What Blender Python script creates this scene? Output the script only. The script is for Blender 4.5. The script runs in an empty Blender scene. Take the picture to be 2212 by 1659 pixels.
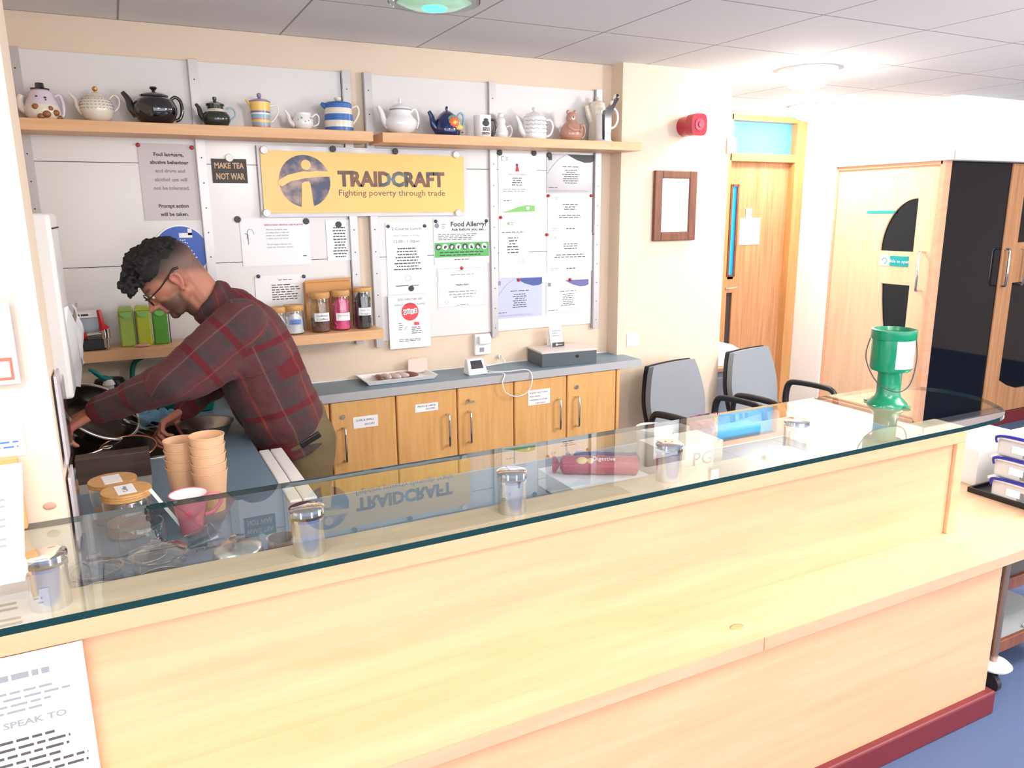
import bpy, bmesh, math, random
from mathutils import Vector, Matrix
random.seed(7)
S = bpy.context.scene
COL = S.collection
R = math.radians
# ---------------------------------------------------------------- camera
F, CXP, CYP = 1653.0, 1106.0, 829.5
cam_d = bpy.data.cameras.new('camera'); cam = bpy.data.objects.new('camera', cam_d); COL.objects.link(cam)
cam_d.sensor_fit = 'HORIZONTAL'; cam_d.sensor_width = 36.0; cam_d.lens = 36.0 * F / 2212.0
cam_d.clip_start = 0.05; cam_d.clip_end = 60
YAW, PITCH, ROLL = 0.47024659, -0.22241845, -0.00826228
fw = Vector((math.sin(YAW) * math.cos(PITCH), math.cos(YAW) * math.cos(PITCH), math.sin(PITCH)))
rt = Vector((math.cos(YAW), -math.sin(YAW), 0)); up = rt.cross(fw)
r2 = rt * math.cos(ROLL) + up * math.sin(ROLL); u2 = up * math.cos(ROLL) - rt * math.sin(ROLL)
CAM = Vector((-0.8516, -3.4773, 1.6805))
M4 = Matrix((r2, u2, -fw)).transposed().to_4x4(); M4.translation = CAM
cam.matrix_world = M4
S.camera = cam
# ---------------------------------------------------------------- world, exposure, lights
S.view_settings.view_transform = 'Standard'; S.view_settings.look = 'None'
S.view_settings.gamma = 1.0; S.view_settings.exposure = 1.0; S.view_settings.use_curve_mapping = False
W = bpy.data.worlds.new('world'); S.world = W; W.use_nodes = True
W.node_tree.nodes['Background'].inputs[0].default_value = (0.93, 0.95, 1.0, 1)
W.node_tree.nodes['Background'].inputs[1].default_value = 1.7
def area(name, loc, size, power, color=(1, 0.95, 0.88), rot=(0, 0, 0), sy=None):
    d = bpy.data.lights.new(name, 'AREA'); d.energy = power; d.color = color; d.shape = 'RECTANGLE'
    d.size = size; d.size_y = sy or size
    o = bpy.data.objects.new(name, d); o.location = loc; o.rotation_euler = rot; COL.objects.link(o); return o
area('unseen_ceiling_light', (0.3, -3.6, 2.36), 1.2, 20, (1, .96, .9))  # unseen, added under the ceiling as the room's assumed main light
area('unseen_ceiling_light', (2.4, -2.6, 2.36), 1.2, 20, (1, .96, .9))
area('unseen_ceiling_light', (-1.6, -2.9, 2.36), 1.0, 12, (1, .95, .88))
def fill_point(x, y, z, power, color):  # point lights added out of view to brighten ceiling and room; no fitting
    d = bpy.data.lights.new('unseen_fill_point', 'POINT'); d.energy = power; d.color = color; d.shadow_soft_size = .16
    o = bpy.data.objects.new('unseen_fill_point', d); o.location = (x, y, z); COL.objects.link(o)
fill_point(.4, -4.6, 2.12, 34, (1, .93, .86)); fill_point(3.1, -2.9, 2.12, 62, (1, .96, .92)); fill_point(-2.6, -3.6, 2.12, 24, (1, .93, .86))
# pixel helpers used only to read off places measured in the photograph
def ray(u, v): return r2 * ((u - CXP) / F) - u2 * ((v - CYP) / F) + fw
def PY(u, v, y): d = ray(u, v); return CAM + d * ((y - CAM.y) / d.y)
def PZ(u, v, z): d = ray(u, v); return CAM + d * ((z - CAM.z) / d.z)
# ---------------------------------------------------------------- materials
MATS = {}
def lin(c):
    return tuple((x / 12.92 if x <= .04045 else ((x + .055) / 1.055) ** 2.4) for x in [k / 255 for k in c])
def mat(name, c, rough=.5, metal=0, noise=.0, scale=20, bump=0, spec=None, emit=0, coat=0):
    if name in MATS: return MATS[name]
    m = bpy.data.materials.new(name); m.use_nodes = True; nt = m.node_tree; b = nt.nodes['Principled BSDF']
    c = lin(c); b.inputs['Base Color'].default_value = (*c, 1); b.inputs['Roughness'].default_value = rough
    b.inputs['Metallic'].default_value = metal
    if spec is not None: b.inputs['Specular IOR Level'].default_value = spec
    if coat: b.inputs['Coat Weight'].default_value = coat; b.inputs['Coat Roughness'].default_value = .08
    if emit: b.inputs['Emission Color'].default_value = (*c, 1); b.inputs['Emission Strength'].default_value = emit
    if noise or bump:
        tc = nt.nodes.new('ShaderNodeTexCoord'); n = nt.nodes.new('ShaderNodeTexNoise')
        n.inputs['Scale'].default_value = scale; n.inputs['Detail'].default_value = 4
        nt.links.new(tc.outputs['Object'], n.inputs['Vector'])
        if noise:
            mx = nt.nodes.new('ShaderNodeMix'); mx.data_type = 'RGBA'
            mx.inputs[6].default_value = (*[x * (1 - noise) for x in c], 1); mx.inputs[7].default_value = (*[min(1, x * (1 + noise)) for x in c], 1)
            nt.links.new(n.outputs['Fac'], mx.inputs[0]); nt.links.new(mx.outputs[2], b.inputs['Base Color'])
        if bump:
            bp = nt.nodes.new('ShaderNodeBump'); bp.inputs['Strength'].default_value = bump; bp.inputs['Distance'].default_value = .002
            nt.links.new(n.outputs['Fac'], bp.inputs['Height']); nt.links.new(bp.outputs[0], b.inputs['Normal'])
    MATS[name] = m; return m
def wood(name, c1, c2, stretch=(1, 14, 14), scale=3.0, rough=.35, spec=.4):
    m = bpy.data.materials.new(name); m.use_nodes = True; nt = m.node_tree; b = nt.nodes['Principled BSDF']
    tc = nt.nodes.new('ShaderNodeTexCoord'); mp = nt.nodes.new('ShaderNodeMapping'); mp.inputs['Scale'].default_value = stretch
    n = nt.nodes.new('ShaderNodeTexNoise'); n.inputs['Scale'].default_value = scale; n.inputs['Detail'].default_value = 6; n.inputs['Distortion'].default_value = .4
    n2 = nt.nodes.new('ShaderNodeTexNoise'); n2.inputs['Scale'].default_value = scale * 9; n2.inputs['Detail'].default_value = 3
    ad = nt.nodes.new('ShaderNodeMath'); ad.operation = 'MULTIPLY_ADD'; ad.inputs[1].default_value = .3
    rp = nt.nodes.new('ShaderNodeValToRGB'); rp.color_ramp.elements[0].position = .42; rp.color_ramp.elements[1].position = .86
    rp.color_ramp.elements[0].color = (*lin(c1), 1); rp.color_ramp.elements[1].color = (*lin(c2), 1)
    L = nt.links.new; L(tc.outputs['Object'], mp.inputs[0]); L(mp.outputs[0], n.inputs['Vector']); L(mp.outputs[0], n2.inputs['Vector'])
    L(n2.outputs['Fac'], ad.inputs[0]); L(n.outputs['Fac'], ad.inputs[2]); L(ad.outputs[0], rp.inputs[0]); L(rp.outputs[0], b.inputs['Base Color'])
    b.inputs['Roughness'].default_value = rough; b.inputs['Specular IOR Level'].default_value = spec
    MATS[name] = m; return m
def glassmat(name, tint=(.93, .98, .97), refl=1.0, rough=0.0, ior=1.5):
    m = bpy.data.materials.new(name); m.use_nodes = True; nt = m.node_tree; nt.nodes.clear()
    o = nt.nodes.new('ShaderNodeOutputMaterial'); t = nt.nodes.new('ShaderNodeBsdfTransparent'); g = nt.nodes.new('ShaderNodeBsdfGlossy')
    ge = nt.nodes.new('ShaderNodeNewGeometry'); iv = nt.nodes.new('ShaderNodeMath'); iv.operation = 'SUBTRACT'; iv.inputs[0].default_value = 1; m2 = nt.nodes.new('ShaderNodeMath'); m2.operation = 'MULTIPLY'
    fr = nt.nodes.new('ShaderNodeFresnel'); fr.inputs[0].default_value = ior; mu = nt.nodes.new('ShaderNodeMath'); mu.operation = 'MULTIPLY'; mu.inputs[1].default_value = refl; mu.use_clamp = True
    mx = nt.nodes.new('ShaderNodeMixShader'); t.inputs[0].default_value = (*tint, 1); g.inputs['Roughness'].default_value = rough
    L = nt.links.new; L(ge.outputs['Backfacing'], iv.inputs[1]); L(fr.outputs[0], m2.inputs[0]); L(iv.outputs[0], m2.inputs[1]); L(m2.outputs[0], mu.inputs[0]); L(mu.outputs[0], mx.inputs[0]); L(t.outputs[0], mx.inputs[1]); L(g.outputs[0], mx.inputs[2]); L(mx.outputs[0], o.inputs[0])
    MATS[name] = m; return m
# ---------------------------------------------------------------- mesh builder
FONT = {}
def text_mesh(s, bold):
    k = (s, bold)
    if k not in FONT:
        c = bpy.data.curves.new('t', 'FONT'); c.body = s; c.size = 1; c.resolution_u = 2; c.align_x = 'LEFT'
        if bold: c.offset = .03 if bold is True else bold
        o = bpy.data.objects.new('t', c); COL.objects.link(o)
        dg = bpy.context.evaluated_depsgraph_get(); me = bpy.data.meshes.new_from_object(o.evaluated_get(dg))
        vs = [v.co.copy() for v in me.vertices]; fs = [tuple(p.vertices) for p in me.polygons]
        bpy.data.objects.remove(o); bpy.data.curves.remove(c); bpy.data.meshes.remove(me)
        x0 = min((v.x for v in vs), default=0); x1 = max((v.x for v in vs), default=0)
        FONT[k] = (vs, fs, x0, x1)
    return FONT[k]
class B:
    def __init__(s): s.v = []; s.f = []; s.mi = []; s.sm = []; s.X = Matrix.Identity(4)
    def add(s, vs, fs, mi=0, sm=False):
        n = len(s.v); s.v += [s.X @ Vector(p) for p in vs]
        for f in fs: s.f.append(tuple(i + n for i in f)); s.mi.append(mi); s.sm.append(sm)
        return s
    def box(s, x0, x1, y0, y1, z0, z1, mi=0):
        return s.add([(x0, y0, z0), (x1, y0, z0), (x1, y1, z0), (x0, y1, z0), (x0, y0, z1), (x1, y0, z1), (x1, y1, z1), (x0, y1, z1)],
                     [(0, 3, 2, 1), (4, 5, 6, 7), (0, 1, 5, 4), (1, 2, 6, 5), (2, 3, 7, 6), (3, 0, 4, 7)], mi)
    def prism(s, poly, a, b, ax='z', mi=0, sm=False):
        g = {'z': lambda p, t: (p[0], p[1], t), 'y': lambda p, t: (p[0], t, p[1]), 'x': lambda p, t: (t, p[0], p[1])}[ax]
        n = len(poly); vs = [g(p, a) for p in poly] + [g(p, b) for p in poly]
        s.add(vs, [tuple(range(n))[::-1], tuple(range(n, 2 * n))], mi)
        return s.add(vs, [(i, (i + 1) % n, n + (i + 1) % n, n + i) for i in range(n)], mi, sm)
    def quad(s, ps, mi=0): return s.add(ps, [tuple(range(len(ps)))], mi)
    def lathe(s, prof, c=(0, 0, 0), seg=28, mi=0, sx=1, sy=1):
        # prof: (r, z); sharp corners get split rings
        P = [prof[0]]
        for i in range(1, len(prof) - 1):
            a = Vector(prof[i]) - Vector(prof[i - 1]); b = Vector(prof[i + 1]) - Vector(prof[i]); P.append(prof[i])
            if a.length > 1e-6 and b.length > 1e-6 and a.angle(b) > R(48): P.append(None); P.append(prof[i])
        P.append(prof[-1]); runs = []; cur = []
        for p in P:
            if p is None: runs.append(cur); cur = []
            else: cur.append(p)
        runs.append(cur)
        for run in runs:
            vs = []; fs = []
            for (r, z) in run:
                for k in range(seg):
                    a = 2 * math.pi * k / seg; vs.append((c[0] + max(r, 1e-5) * sx * math.cos(a), c[1] + max(r, 1e-5) * sy * math.sin(a), c[2] + z))
            for j in range(len(run) - 1):
                for k in range(seg): fs.append((j * seg + k, j * seg + (k + 1) % seg, (j + 1) * seg + (k + 1) % seg, (j + 1) * seg + k))
            s.add(vs, fs, mi, True)
        return s
    def cyl(s, c, r, h, seg=24, mi=0, r2=None):
        r2 = r if r2 is None else r2; return s.lathe([(0, 0), (r, 0), (r2, h), (0, h)], c, seg, mi)
    def tube(s, pts, r, seg=10, closed=False, mi=0, flat=1.0):
        pts = [Vector(p) for p in pts]; n = len(pts); rs = r if isinstance(r, (list, tuple)) else [r] * n
        vs = []; fs = []; prev = None
        for i, p in enumerate(pts):
            a = pts[(i - 1) % n] if (closed or i > 0) else p; b = pts[(i + 1) % n] if (closed or i < n - 1) else p
            t = (b - a).normalized()
            if prev is None: q = t.orthogonal().normalized()
            else: q = (prev - t * prev.dot(t)).normalized()
            prev = q; w = t.cross(q)
            for k in range(seg):
                an = 2 * math.pi * k / seg; vs.append(p + (q * math.cos(an) + w * math.sin(an) * flat) * rs[i])
        m = n if closed else n - 1
        for i in range(m):
            for k in range(seg):
                j = (i + 1) % n; fs.append((i * seg + k, i * seg + (k + 1) % seg, j * seg + (k + 1) % seg, j * seg + k))
        s.add(vs, fs, mi, True)
        if not closed: s.add([vs[k] for k in range(seg)], [tuple(range(seg))[::-1]], mi); s.add([vs[(n - 1) * seg + k] for k in range(seg)], [tuple(range(seg))], mi)
        return s
    def ell(s, c, r, mi=0, seg=20, rot=None, ring=12):
        if not isinstance(r, (tuple, list)): r = (r, r, r)
        vs = []; fs = []; c = Vector(c)
        for j in range(ring + 1):
            th = math.pi * j / ring
            for k in range(seg):
                ph = 2 * math.pi * k / seg; p = Vector((r[0] * math.sin(th) * math.cos(ph), r[1] * math.sin(th) * math.sin(ph), r[2] * math.cos(th)))
                if rot: p = rot @ p
                vs.append(c + p)
        for j in range(ring):
            for k in range(seg): fs.append((j * seg + k, (j + 1) * seg + k, (j + 1) * seg + (k + 1) % seg, j * seg + (k + 1) % seg))
        return s.add(vs, fs, mi, True)
    def cap(s, a, b, ra, rb=None, mi=0, seg=16):
        # tapered capsule as a lathe along a-b
        a = Vector(a); b = Vector(b); rb = ra if rb is None else rb; d = b - a; L = d.length
        q = d.to_track_quat('Z', 'Y').to_matrix() if L > 1e-6 else Matrix.Identity(3)
        prof = [(ra * math.sin(t), -ra * math.cos(t)) for t in [math.pi / 2 * i / 5 for i in range(6)]] + [(rb * math.cos(t), L + rb * math.sin(t)) for t in [math.pi / 2 * i / 5 for i in range(6)]]
        vs = []; fs = []
        for (r, z) in prof:
            for k in range(seg):
                an = 2 * math.pi * k / seg; vs.append(a + q @ Vector((r * math.cos(an), r * math.sin(an), z)))
        for j in range(len(prof) - 1):
            for k in range(seg): fs.append((j * seg + k, j * seg + (k + 1) % seg, (j + 1) * seg + (k + 1) % seg, (j + 1) * seg + k))
        return s.add(vs, fs, mi, True)
    def text(s, t, x, z, h, y=0, mi=1, bold=False, al='c', wide=None, sq=1.0, M=None):
        # upright lettering on a plane facing -y ; h = cap height
        vs, fs, x0, x1 = text_mesh(t, bold); k = h / .69; sx = k * sq
        if wide: sx = wide / max(1e-6, x1 - x0)
        off = {'c': -(x0 + x1) / 2, 'l': -x0, 'r': -x1}[al]
        P = [Vector((x + (v.x + off) * sx, y, z + v.y * k)) for v in vs]
        if M: P = [M @ Vector(((v.x + off) * sx, 0, v.y * k)) for v in vs]
        return s.add(P, fs, mi)
    def bars(s, x0, x1, z0, z1, n, y, mi=1, t=None, al='l', fill=.8, dash=.022):
        # rows of tiny printed lines: too small to read in the photograph
        dz = (z1 - z0) / max(1, n); t = t or abs(dz) * .38
        for i in range(n):
            w = (x1 - x0) * random.uniform(fill - .18, min(1, fill + .15)); xs = x0 if al == 'l' else (x0 + x1) / 2 - w / 2; z = z0 + dz * (i + .5); x = xs
            while x < xs + w:
                L = min(random.uniform(.5, 1.4) * dash, xs + w - x)
                s.quad([(x, y, z - t / 2), (x + L, y, z - t / 2), (x + L, y, z + t / 2), (x, y, z + t / 2)], mi); x += L + dash * .22
        return s
    def disc(s, cx, cz, r, y, mi=1, seg=28, a0=0, a1=2 * math.pi):
        pts = [(cx + r * math.cos(a0 + (a1 - a0) * i / seg), y, cz + r * math.sin(a0 + (a1 - a0) * i / seg)) for i in range(seg if a1 - a0 > 6.28 else seg + 1)]
        return s.quad(pts, mi)
    def build(s, name, mats, parent=None, loc=None, rot=None, bevel=0, bseg=2):
        me = bpy.data.meshes.new(name); me.from_pydata([tuple(v) for v in s.v], [], s.f)
        mats = mats if isinstance(mats, (list, tuple)) else [mats]
        for m in mats: me.materials.append(MATS[m] if isinstance(m, str) else m)
        for p, mi, sm in zip(me.polygons, s.mi, s.sm): p.material_index = mi; p.use_smooth = sm
        me.update()
        o = bpy.data.objects.new(name, me); COL.objects.link(o)
        if parent: o.parent = parent
        if loc: o.location = loc
        if rot: o.rotation_euler = rot
        if bevel:
            md = o.modifiers.new('bevel', 'BEVEL'); md.width = bevel; md.segments = bseg; md.limit_method = 'ANGLE'; md.angle_limit = R(40)
        return o
def tag(o, label, cat, group=None):
    o['label'] = label; o['category'] = cat
    if group: o['group'] = group
    return o
def thing(name, label, cat, loc=(0, 0, 0), rz=0, group=None):
    o = bpy.data.objects.new(name, None); COL.objects.link(o); o.location = loc; o.rotation_euler = (0, 0, rz); o.empty_display_size = .05
    return tag(o, label, cat, group)
def struct(o): o['kind'] = 'structure'; return o
def arc(c, r, a0, a1, n, ax='xz', ry=None):
    ry = ry or r; out = []
    for i in range(n + 1):
        a = R(a0 + (a1 - a0) * i / n); u = r * math.cos(a); v = ry * math.sin(a)
        out.append({'xz': (c[0] + u, c[1], c[2] + v), 'xy': (c[0] + u, c[1] + v, c[2]), 'yz': (c[0], c[1] + u, c[2] + v)}[ax])
    return out
def spline(P, n=6):
    P = [Vector(p) for p in P]; out = []
    for i in range(len(P) - 1):
        p0 = P[max(0, i - 1)]; p1 = P[i]; p2 = P[i + 1]; p3 = P[min(len(P) - 1, i + 2)]
        for k in range(n):
            t = k / n; out.append(.5 * ((2 * p1) + (p2 - p0) * t + (2 * p0 - 5 * p1 + 4 * p2 - p3) * t * t + (-p0 + 3 * p1 - 3 * p2 + p3) * t ** 3))
    return out + [P[-1]]
def copy_tree(o, parent=None):
    c = o.copy(); COL.objects.link(c)
    if parent: c.parent = parent
    for ch in [x for x in o.children]: copy_tree(ch, c)
    return c
# ---------------------------------------------------------------- palette
mat('wall_paint', (226, 206, 184), .85, noise=.03, scale=3)
mat('white_paint', (240, 236, 230), .8, noise=.015, scale=3)
mat('white_board', (226, 222, 220), .22, spec=.5, noise=.01, scale=2)
mat('aluminium', (186, 182, 182), .38, .55)
mat('steel', (210, 205, 200), .27, .92); mat('steel_brushed', (180, 172, 160), .32, 1); mat('chrome', (225, 225, 225), .06, 1)
mat('dark_metal', (70, 66, 66), .4, .6)
mat('worktop_blue', (112, 134, 150), .42, noise=.06, scale=160); mat('worktop_edge', (176, 176, 178), .5, noise=.03, scale=80)
mat('carpet', (78, 94, 128), .95, noise=.28, scale=260, bump=.5)
mat('burgundy', (112, 34, 40), .5, noise=.05, scale=8)
mat('paper', (244, 244, 246), .55); mat('ink', (74, 72, 78), .7); mat('ink_grey', (146, 144, 150), .7); mat('ink_red', (190, 60, 80), .7)
mat('black_plastic', (22, 22, 25), .32); mat('white_plastic', (236, 234, 232), .3); mat('red_plastic', (190, 24, 34), .3)
mat('gap', (60, 52, 50), .9)
wood('beech_panel', (214, 162, 122), (226, 176, 138), (1, 16, 16), 1.6, .34)
wood('beech_top', (218, 174, 134), (230, 188, 150), (1, 14, 14), 2.0, .3)
wood('beech_edge', (212, 156, 124), (222, 168, 136), (1, 14, 14), 2.5, .4)
wood('beech_door', (212, 158, 96), (230, 180, 116), (14, 14, 1), 3, .36)
wood('beech_shelf', (216, 164, 118), (232, 184, 138), (1, 14, 14), 3, .42)
wood('oak_door', (172, 118, 78), (204, 152, 110), (16, 16, .7), 2.6, .38)
wood('oak_frame', (186, 130, 76), (206, 152, 98), (10, 10, .8), 2.4, .35)
wood('brown_frame', (104, 60, 40), (132, 80, 56), (12, 12, 1), 6, .4)
wood('dark_board', (62, 48, 44), (84, 68, 62), (1, 12, 12), 4, .4)
wood('bamboo', (190, 140, 82), (216, 168, 106), (2, 20, 8), 6, .45)
glassmat('clear_glass', (.90, .92, .92), 3.0, .03); glassmat('thin_plastic', (.93, .93, .95), .8, .08)
glassmat('counter_glass', (.90, .95, .96), 1.7)
glassmat('bluish_glass', (.80, .93, 1.0), 1.0)
# ================================================================ setting
mat('carpet_rear', (58, 74, 112), .95)
struct(B().box(-4.5, 8, -6.5, 3, -.05, 0).build('floor', 'carpet'))
# suspended ceiling, 600 mm tiles drawn as thin procedural joints
cm = bpy.data.materials.new('ceiling_tile'); cm.use_nodes = True; nt = cm.node_tree; bs = nt.nodes['Principled BSDF']; MATS['ceiling_tile'] = cm
tc = nt.nodes.new('ShaderNodeTexCoord'); sx = nt.nodes.new('ShaderNodeSeparateXYZ'); nt.links.new(tc.outputs['Object'], sx.inputs[0])
def mth(op, a, b=None, cl=False):
    n = nt.nodes.new('ShaderNodeMath'); n.operation = op; n.use_clamp = cl
    for i, q in enumerate([a, b]):
        if q is None: continue
        if isinstance(q, (int, float)): n.inputs[i].default_value = q
        else: nt.links.new(q, n.inputs[i])
    return n.outputs[0]
def line(src, off):
    f_ = mth('FRACT', mth('DIVIDE', mth('ADD', src, off), .6)); d = mth('ABSOLUTE', mth('SUBTRACT', f_, .5)); return mth('GREATER_THAN', d, .4935)
g = mth('MAXIMUM', line(sx.outputs[0], .153 + 6), line(sx.outputs[1], .008 + 12))
nz = nt.nodes.new('ShaderNodeTexNoise'); nz.inputs['Scale'].default_value = 220; nt.links.new(tc.outputs['Object'], nz.inputs['Vector'])
mx = nt.nodes.new('ShaderNodeMix'); mx.data_type = 'RGBA'; mx.inputs[6].default_value = (*lin((228, 226, 225)), 1); mx.inputs[7].default_value = (*lin((158, 154, 152)), 1)
nt.links.new(g, mx.inputs[0]); nt.links.new(mx.outputs[2], bs.inputs['Base Color']); bs.inputs['Roughness'].default_value = .9
bp = nt.nodes.new('ShaderNodeBump'); bp.inputs['Strength'].default_value = .15; bp.inputs['Distance'].default_value = .002
nt.links.new(mth('SUBTRACT', nz.outputs['Fac'], mth('MULTIPLY', g, 2.0)), bp.inputs['Height']); nt.links.new(bp.outputs[0], bs.inputs['Normal'])
struct(B().box(-4.5, 8, -6.5, 3, 2.4, 2.45).build('ceiling', 'ceiling_tile'))
struct(B().box(-1.24, 1.503, 0, .1, 0, 2.4).build('wall_back', 'wall_paint'))
struct(B().box(1.503, 2.222, -.1, .1, 0, 2.4).build('wall_back_right', 'wall_paint'))
struct(B().box(-1.24, -1.14, -1.55, 0, 0, 2.4).build('wall_left', 'wall_paint'))
struct(B().box(-3.2, -1.0, -1.72, -1.55, 0, 2.4).build('wall_left_front', 'wall_paint'))
# rear lobby: wall with the oak door, wall beside it, meeting room block
Y1 = 1.2
struct(B().box(2.122, 3.36, Y1, Y1 + .1, 0, 2.4).box(3.36, 4.2, Y1, Y1 + .1, 2.385, 2.4).build('wall_lobby', 'white_paint'))
struct(B().box(2.122, 2.222, .1, Y1, 0, 2.4).build('wall_lobby_left', 'white_paint'))
w = B().box(4.2, 4.32, .875, Y1 + .1, 0, 2.4).box(4.2, 4.32, -.09, .875, 1.99, 2.4).box(4.32, 8, -.09, .0, 1.99, 2.4)
struct(w.build('wall_meeting_room', 'white_paint'))
struct(B().box(4.188, 4.2, -.1, .9, 1.992, 2.055).box(4.188, 8, -.102, -.09, 1.992, 2.055).build('trim_1', 'white_paint', bevel=.003))
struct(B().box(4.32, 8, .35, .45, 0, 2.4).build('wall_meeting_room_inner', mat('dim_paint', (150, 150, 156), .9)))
struct(B().box(8, 8.1, -6.5, 3, 0, 2.4).build('wall_right', 'wall_paint'))
struct(B().box(4.7, 8, -.035, -.02, 0, .1).build('baseboard_meeting_room', 'burgundy', bevel=.003))
# ---- door 1: oak veneer door, frame, fanlight
d = struct(thing('door_1', 'x', 'x')); del d['label'], d['category']
X0, X1 = 3.40, 4.10
fr = B().box(3.34, X0 + .02, Y1 - .02, Y1 + .09, 0, 2.385).box(X1 - .01, 4.195, Y1 - .02, Y1 + .09, 0, 2.385).box(X0, X1, Y1 - .02, Y1 + .09, 2.34, 2.385).box(X0, X1, Y1 - .02, Y1 + .09, 2.04, 2.1)
fr.build('door_frame', 'oak_frame', d, bevel=.004)
lf = B()
yl = Y1 + .05
gx0, gx1 = 3.50, 3.56
lf.box(X0 + .02, gx0, yl, yl + .04, 0, 2.04).box(gx1, X1 - .01, yl, yl + .04, 0, 2.04).box(gx0, gx1, yl, yl + .04, 1.86, 2.04).box(gx0, gx1, yl, yl + .04, 1.13, 1.3 - .14).box(gx0, gx1, yl, yl + .04, 0, .22)
lf.box(gx0, gx1, yl, yl + .04, 1.02, 1.16)
lf.build('door_leaf', 'oak_door', d)
B().box(gx0 - .012, gx0 + .006, yl - .008, yl, 1.15, 1.87).box(gx1 - .006, gx1 + .012, yl - .008, yl, 1.15, 1.87).box(gx0, gx1, yl - .008, yl, 1.15, 1.165).box(gx0, gx1, yl - .008, yl, 1.855, 1.87).build('glazing_bead', 'brown_frame', d)
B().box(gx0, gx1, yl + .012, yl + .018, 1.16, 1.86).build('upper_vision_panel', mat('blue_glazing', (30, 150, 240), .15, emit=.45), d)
B().box(gx0, gx1, yl + .012, yl + .018, .22, 1.02).build('lower_vision_panel', mat('dark_glazing', (58, 52, 54), .15), d)
B().box(X0 + .02, X1 - .01, Y1 + .04, Y1 + .05, 2.1, 2.34).build('fanlight', mat('fanlight_glass', (84, 150, 200), .2), d)
h = B().lathe([(0, 0), (.026, 0), (.026, .008), (.01, .012), (.01, .05), (0, .05)], (0, 0, 0), 20)
h.X = Matrix.Identity(4)
hb = B(); hb.X = Matrix.Translation((3.45, yl, 1.06)) @ Matrix.Rotation(R(90), 4, 'X'); hb.lathe([(0, 0), (.026, 0), (.026, .008), (.01, .012), (.01, .05), (0, .05)], (0, 0, 0), 20)
hb.X = Matrix.Identity(4); hb.tube([(3.45, yl - .045, 1.06), (3.50, yl - .048, 1.06), (3.565, yl - .045, 1.065)], [.01, .009, .007], 10)
hb.build('door_handle', 'chrome', d)
def lobby(u, v): return PY(u, v, Y1 + .04)
# papers on the oak door
tag(B().box(3.60, 3.815, yl - .004, yl - .002, 1.40, 1.61).build('notice_sheet', 'paper'), 'large blank-looking white notice taped to the oak door', 'notice')
tag(B().box(3.655, 3.715, yl - .006, yl - .004, 1.60, 1.685).build('notice_slip', 'paper'), 'small white slip above the larger notice on the oak door', 'notice')
tag(B().box(2.222, 2.24, -.06, -.02, 1.93, 2.05).build('door_closer_box', 'white_plastic', bevel=.004), 'small white box on the edge of the wall near the fanlight', 'fitting')
tag(B().box(2.20, 2.262, -.114, -.1, 1.98, 2.065).build('switch_plate', 'white_plastic', bevel=.004), 'small white plate at the corner of the wall beside the oak door fanlight', 'fitting')
# ---- door 2: meeting room door in the wall x = 4.25, with cut-out vision panels
d2 = struct(thing('door_2', 'x', 'x')); del d2['label'], d2['category']
XD = 4.235
y0, y1 = .015, .86
# leaf made of strips around the curved sail-shaped and lower panes (y, z outlines)
def sail(n=14):
    out = []
    for i in range(n + 1):
        t = i / n; a = R(90) * t; out.append((.170 + .270 * math.sin(a) ** 1.0 * (1), 1.745 - .375 * (1 - math.cos(a))))
    return out
cv = sail()
low = [(.402 - .0 * k, 1.134 - .38 * k) for k in (0, 1)]
lb = B()
lb.prism([(y0, 0), (.168, 0), (.168, 2.0), (y0, 2.0)], XD, XD + .04, 'x')
lb.prism([(.168, 1.745), (y1, 1.745), (y1, 2.0), (.168, 2.0)], XD, XD + .04, 'x')
for (a, b) in zip(cv[:-1], cv[1:]): lb.prism([(a[0], a[1]), (b[0], b[1]), (y1, b[1]), (y1, a[1])], XD, XD + .04, 'x')
lb.prism([(.168, 1.13), (y1, 1.13), (y1, 1.37), (.168, 1.37)], XD, XD + .04, 'x')
lc = [(.402, 1.13), (.39, 1.0), (.37, .86), (.335, .7), (.28, .55), (.168, .42)]
for (a, b) in zip(lc[:-1], lc[1:]): lb.prism([a, b, (y1, b[1]), (y1, a[1])], XD, XD + .04, 'x')
lb.prism([(.168, 0), (y1, 0), (y1, .42), (.168, .42)], XD, XD + .04, 'x')
lb.build('door_leaf', wood('maple_door', (226, 184, 146), (236, 202, 168), (10, 10, .8), 2.2, .35), d2)
B().box(XD + .015, XD + .022, .15, .45, .4, 1.76).build('vision_panel', mat('night_glass', (14, 17, 26), .04, spec=.3), d2)
B().box(XD - .02, XD + .05, -.02, .018, 0, 1.992).box(XD - .02, XD + .05, .86, .876, 0, 1.992).box(XD - .02, XD + .05, 0, .87, 1.965, 1.992).build('door_frame', 'beech_edge', d2, bevel=.003)
hb = B().tube([(XD, .075, 1.375), (XD - .055, .075, 1.375), (XD - .06, .075, 1.36), (XD - .06, .075, 1.12), (XD - .055, .075, 1.105), (XD, .075, 1.105)], .0095, 10)
hb.build('pull_handle', 'chrome', d2)
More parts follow.
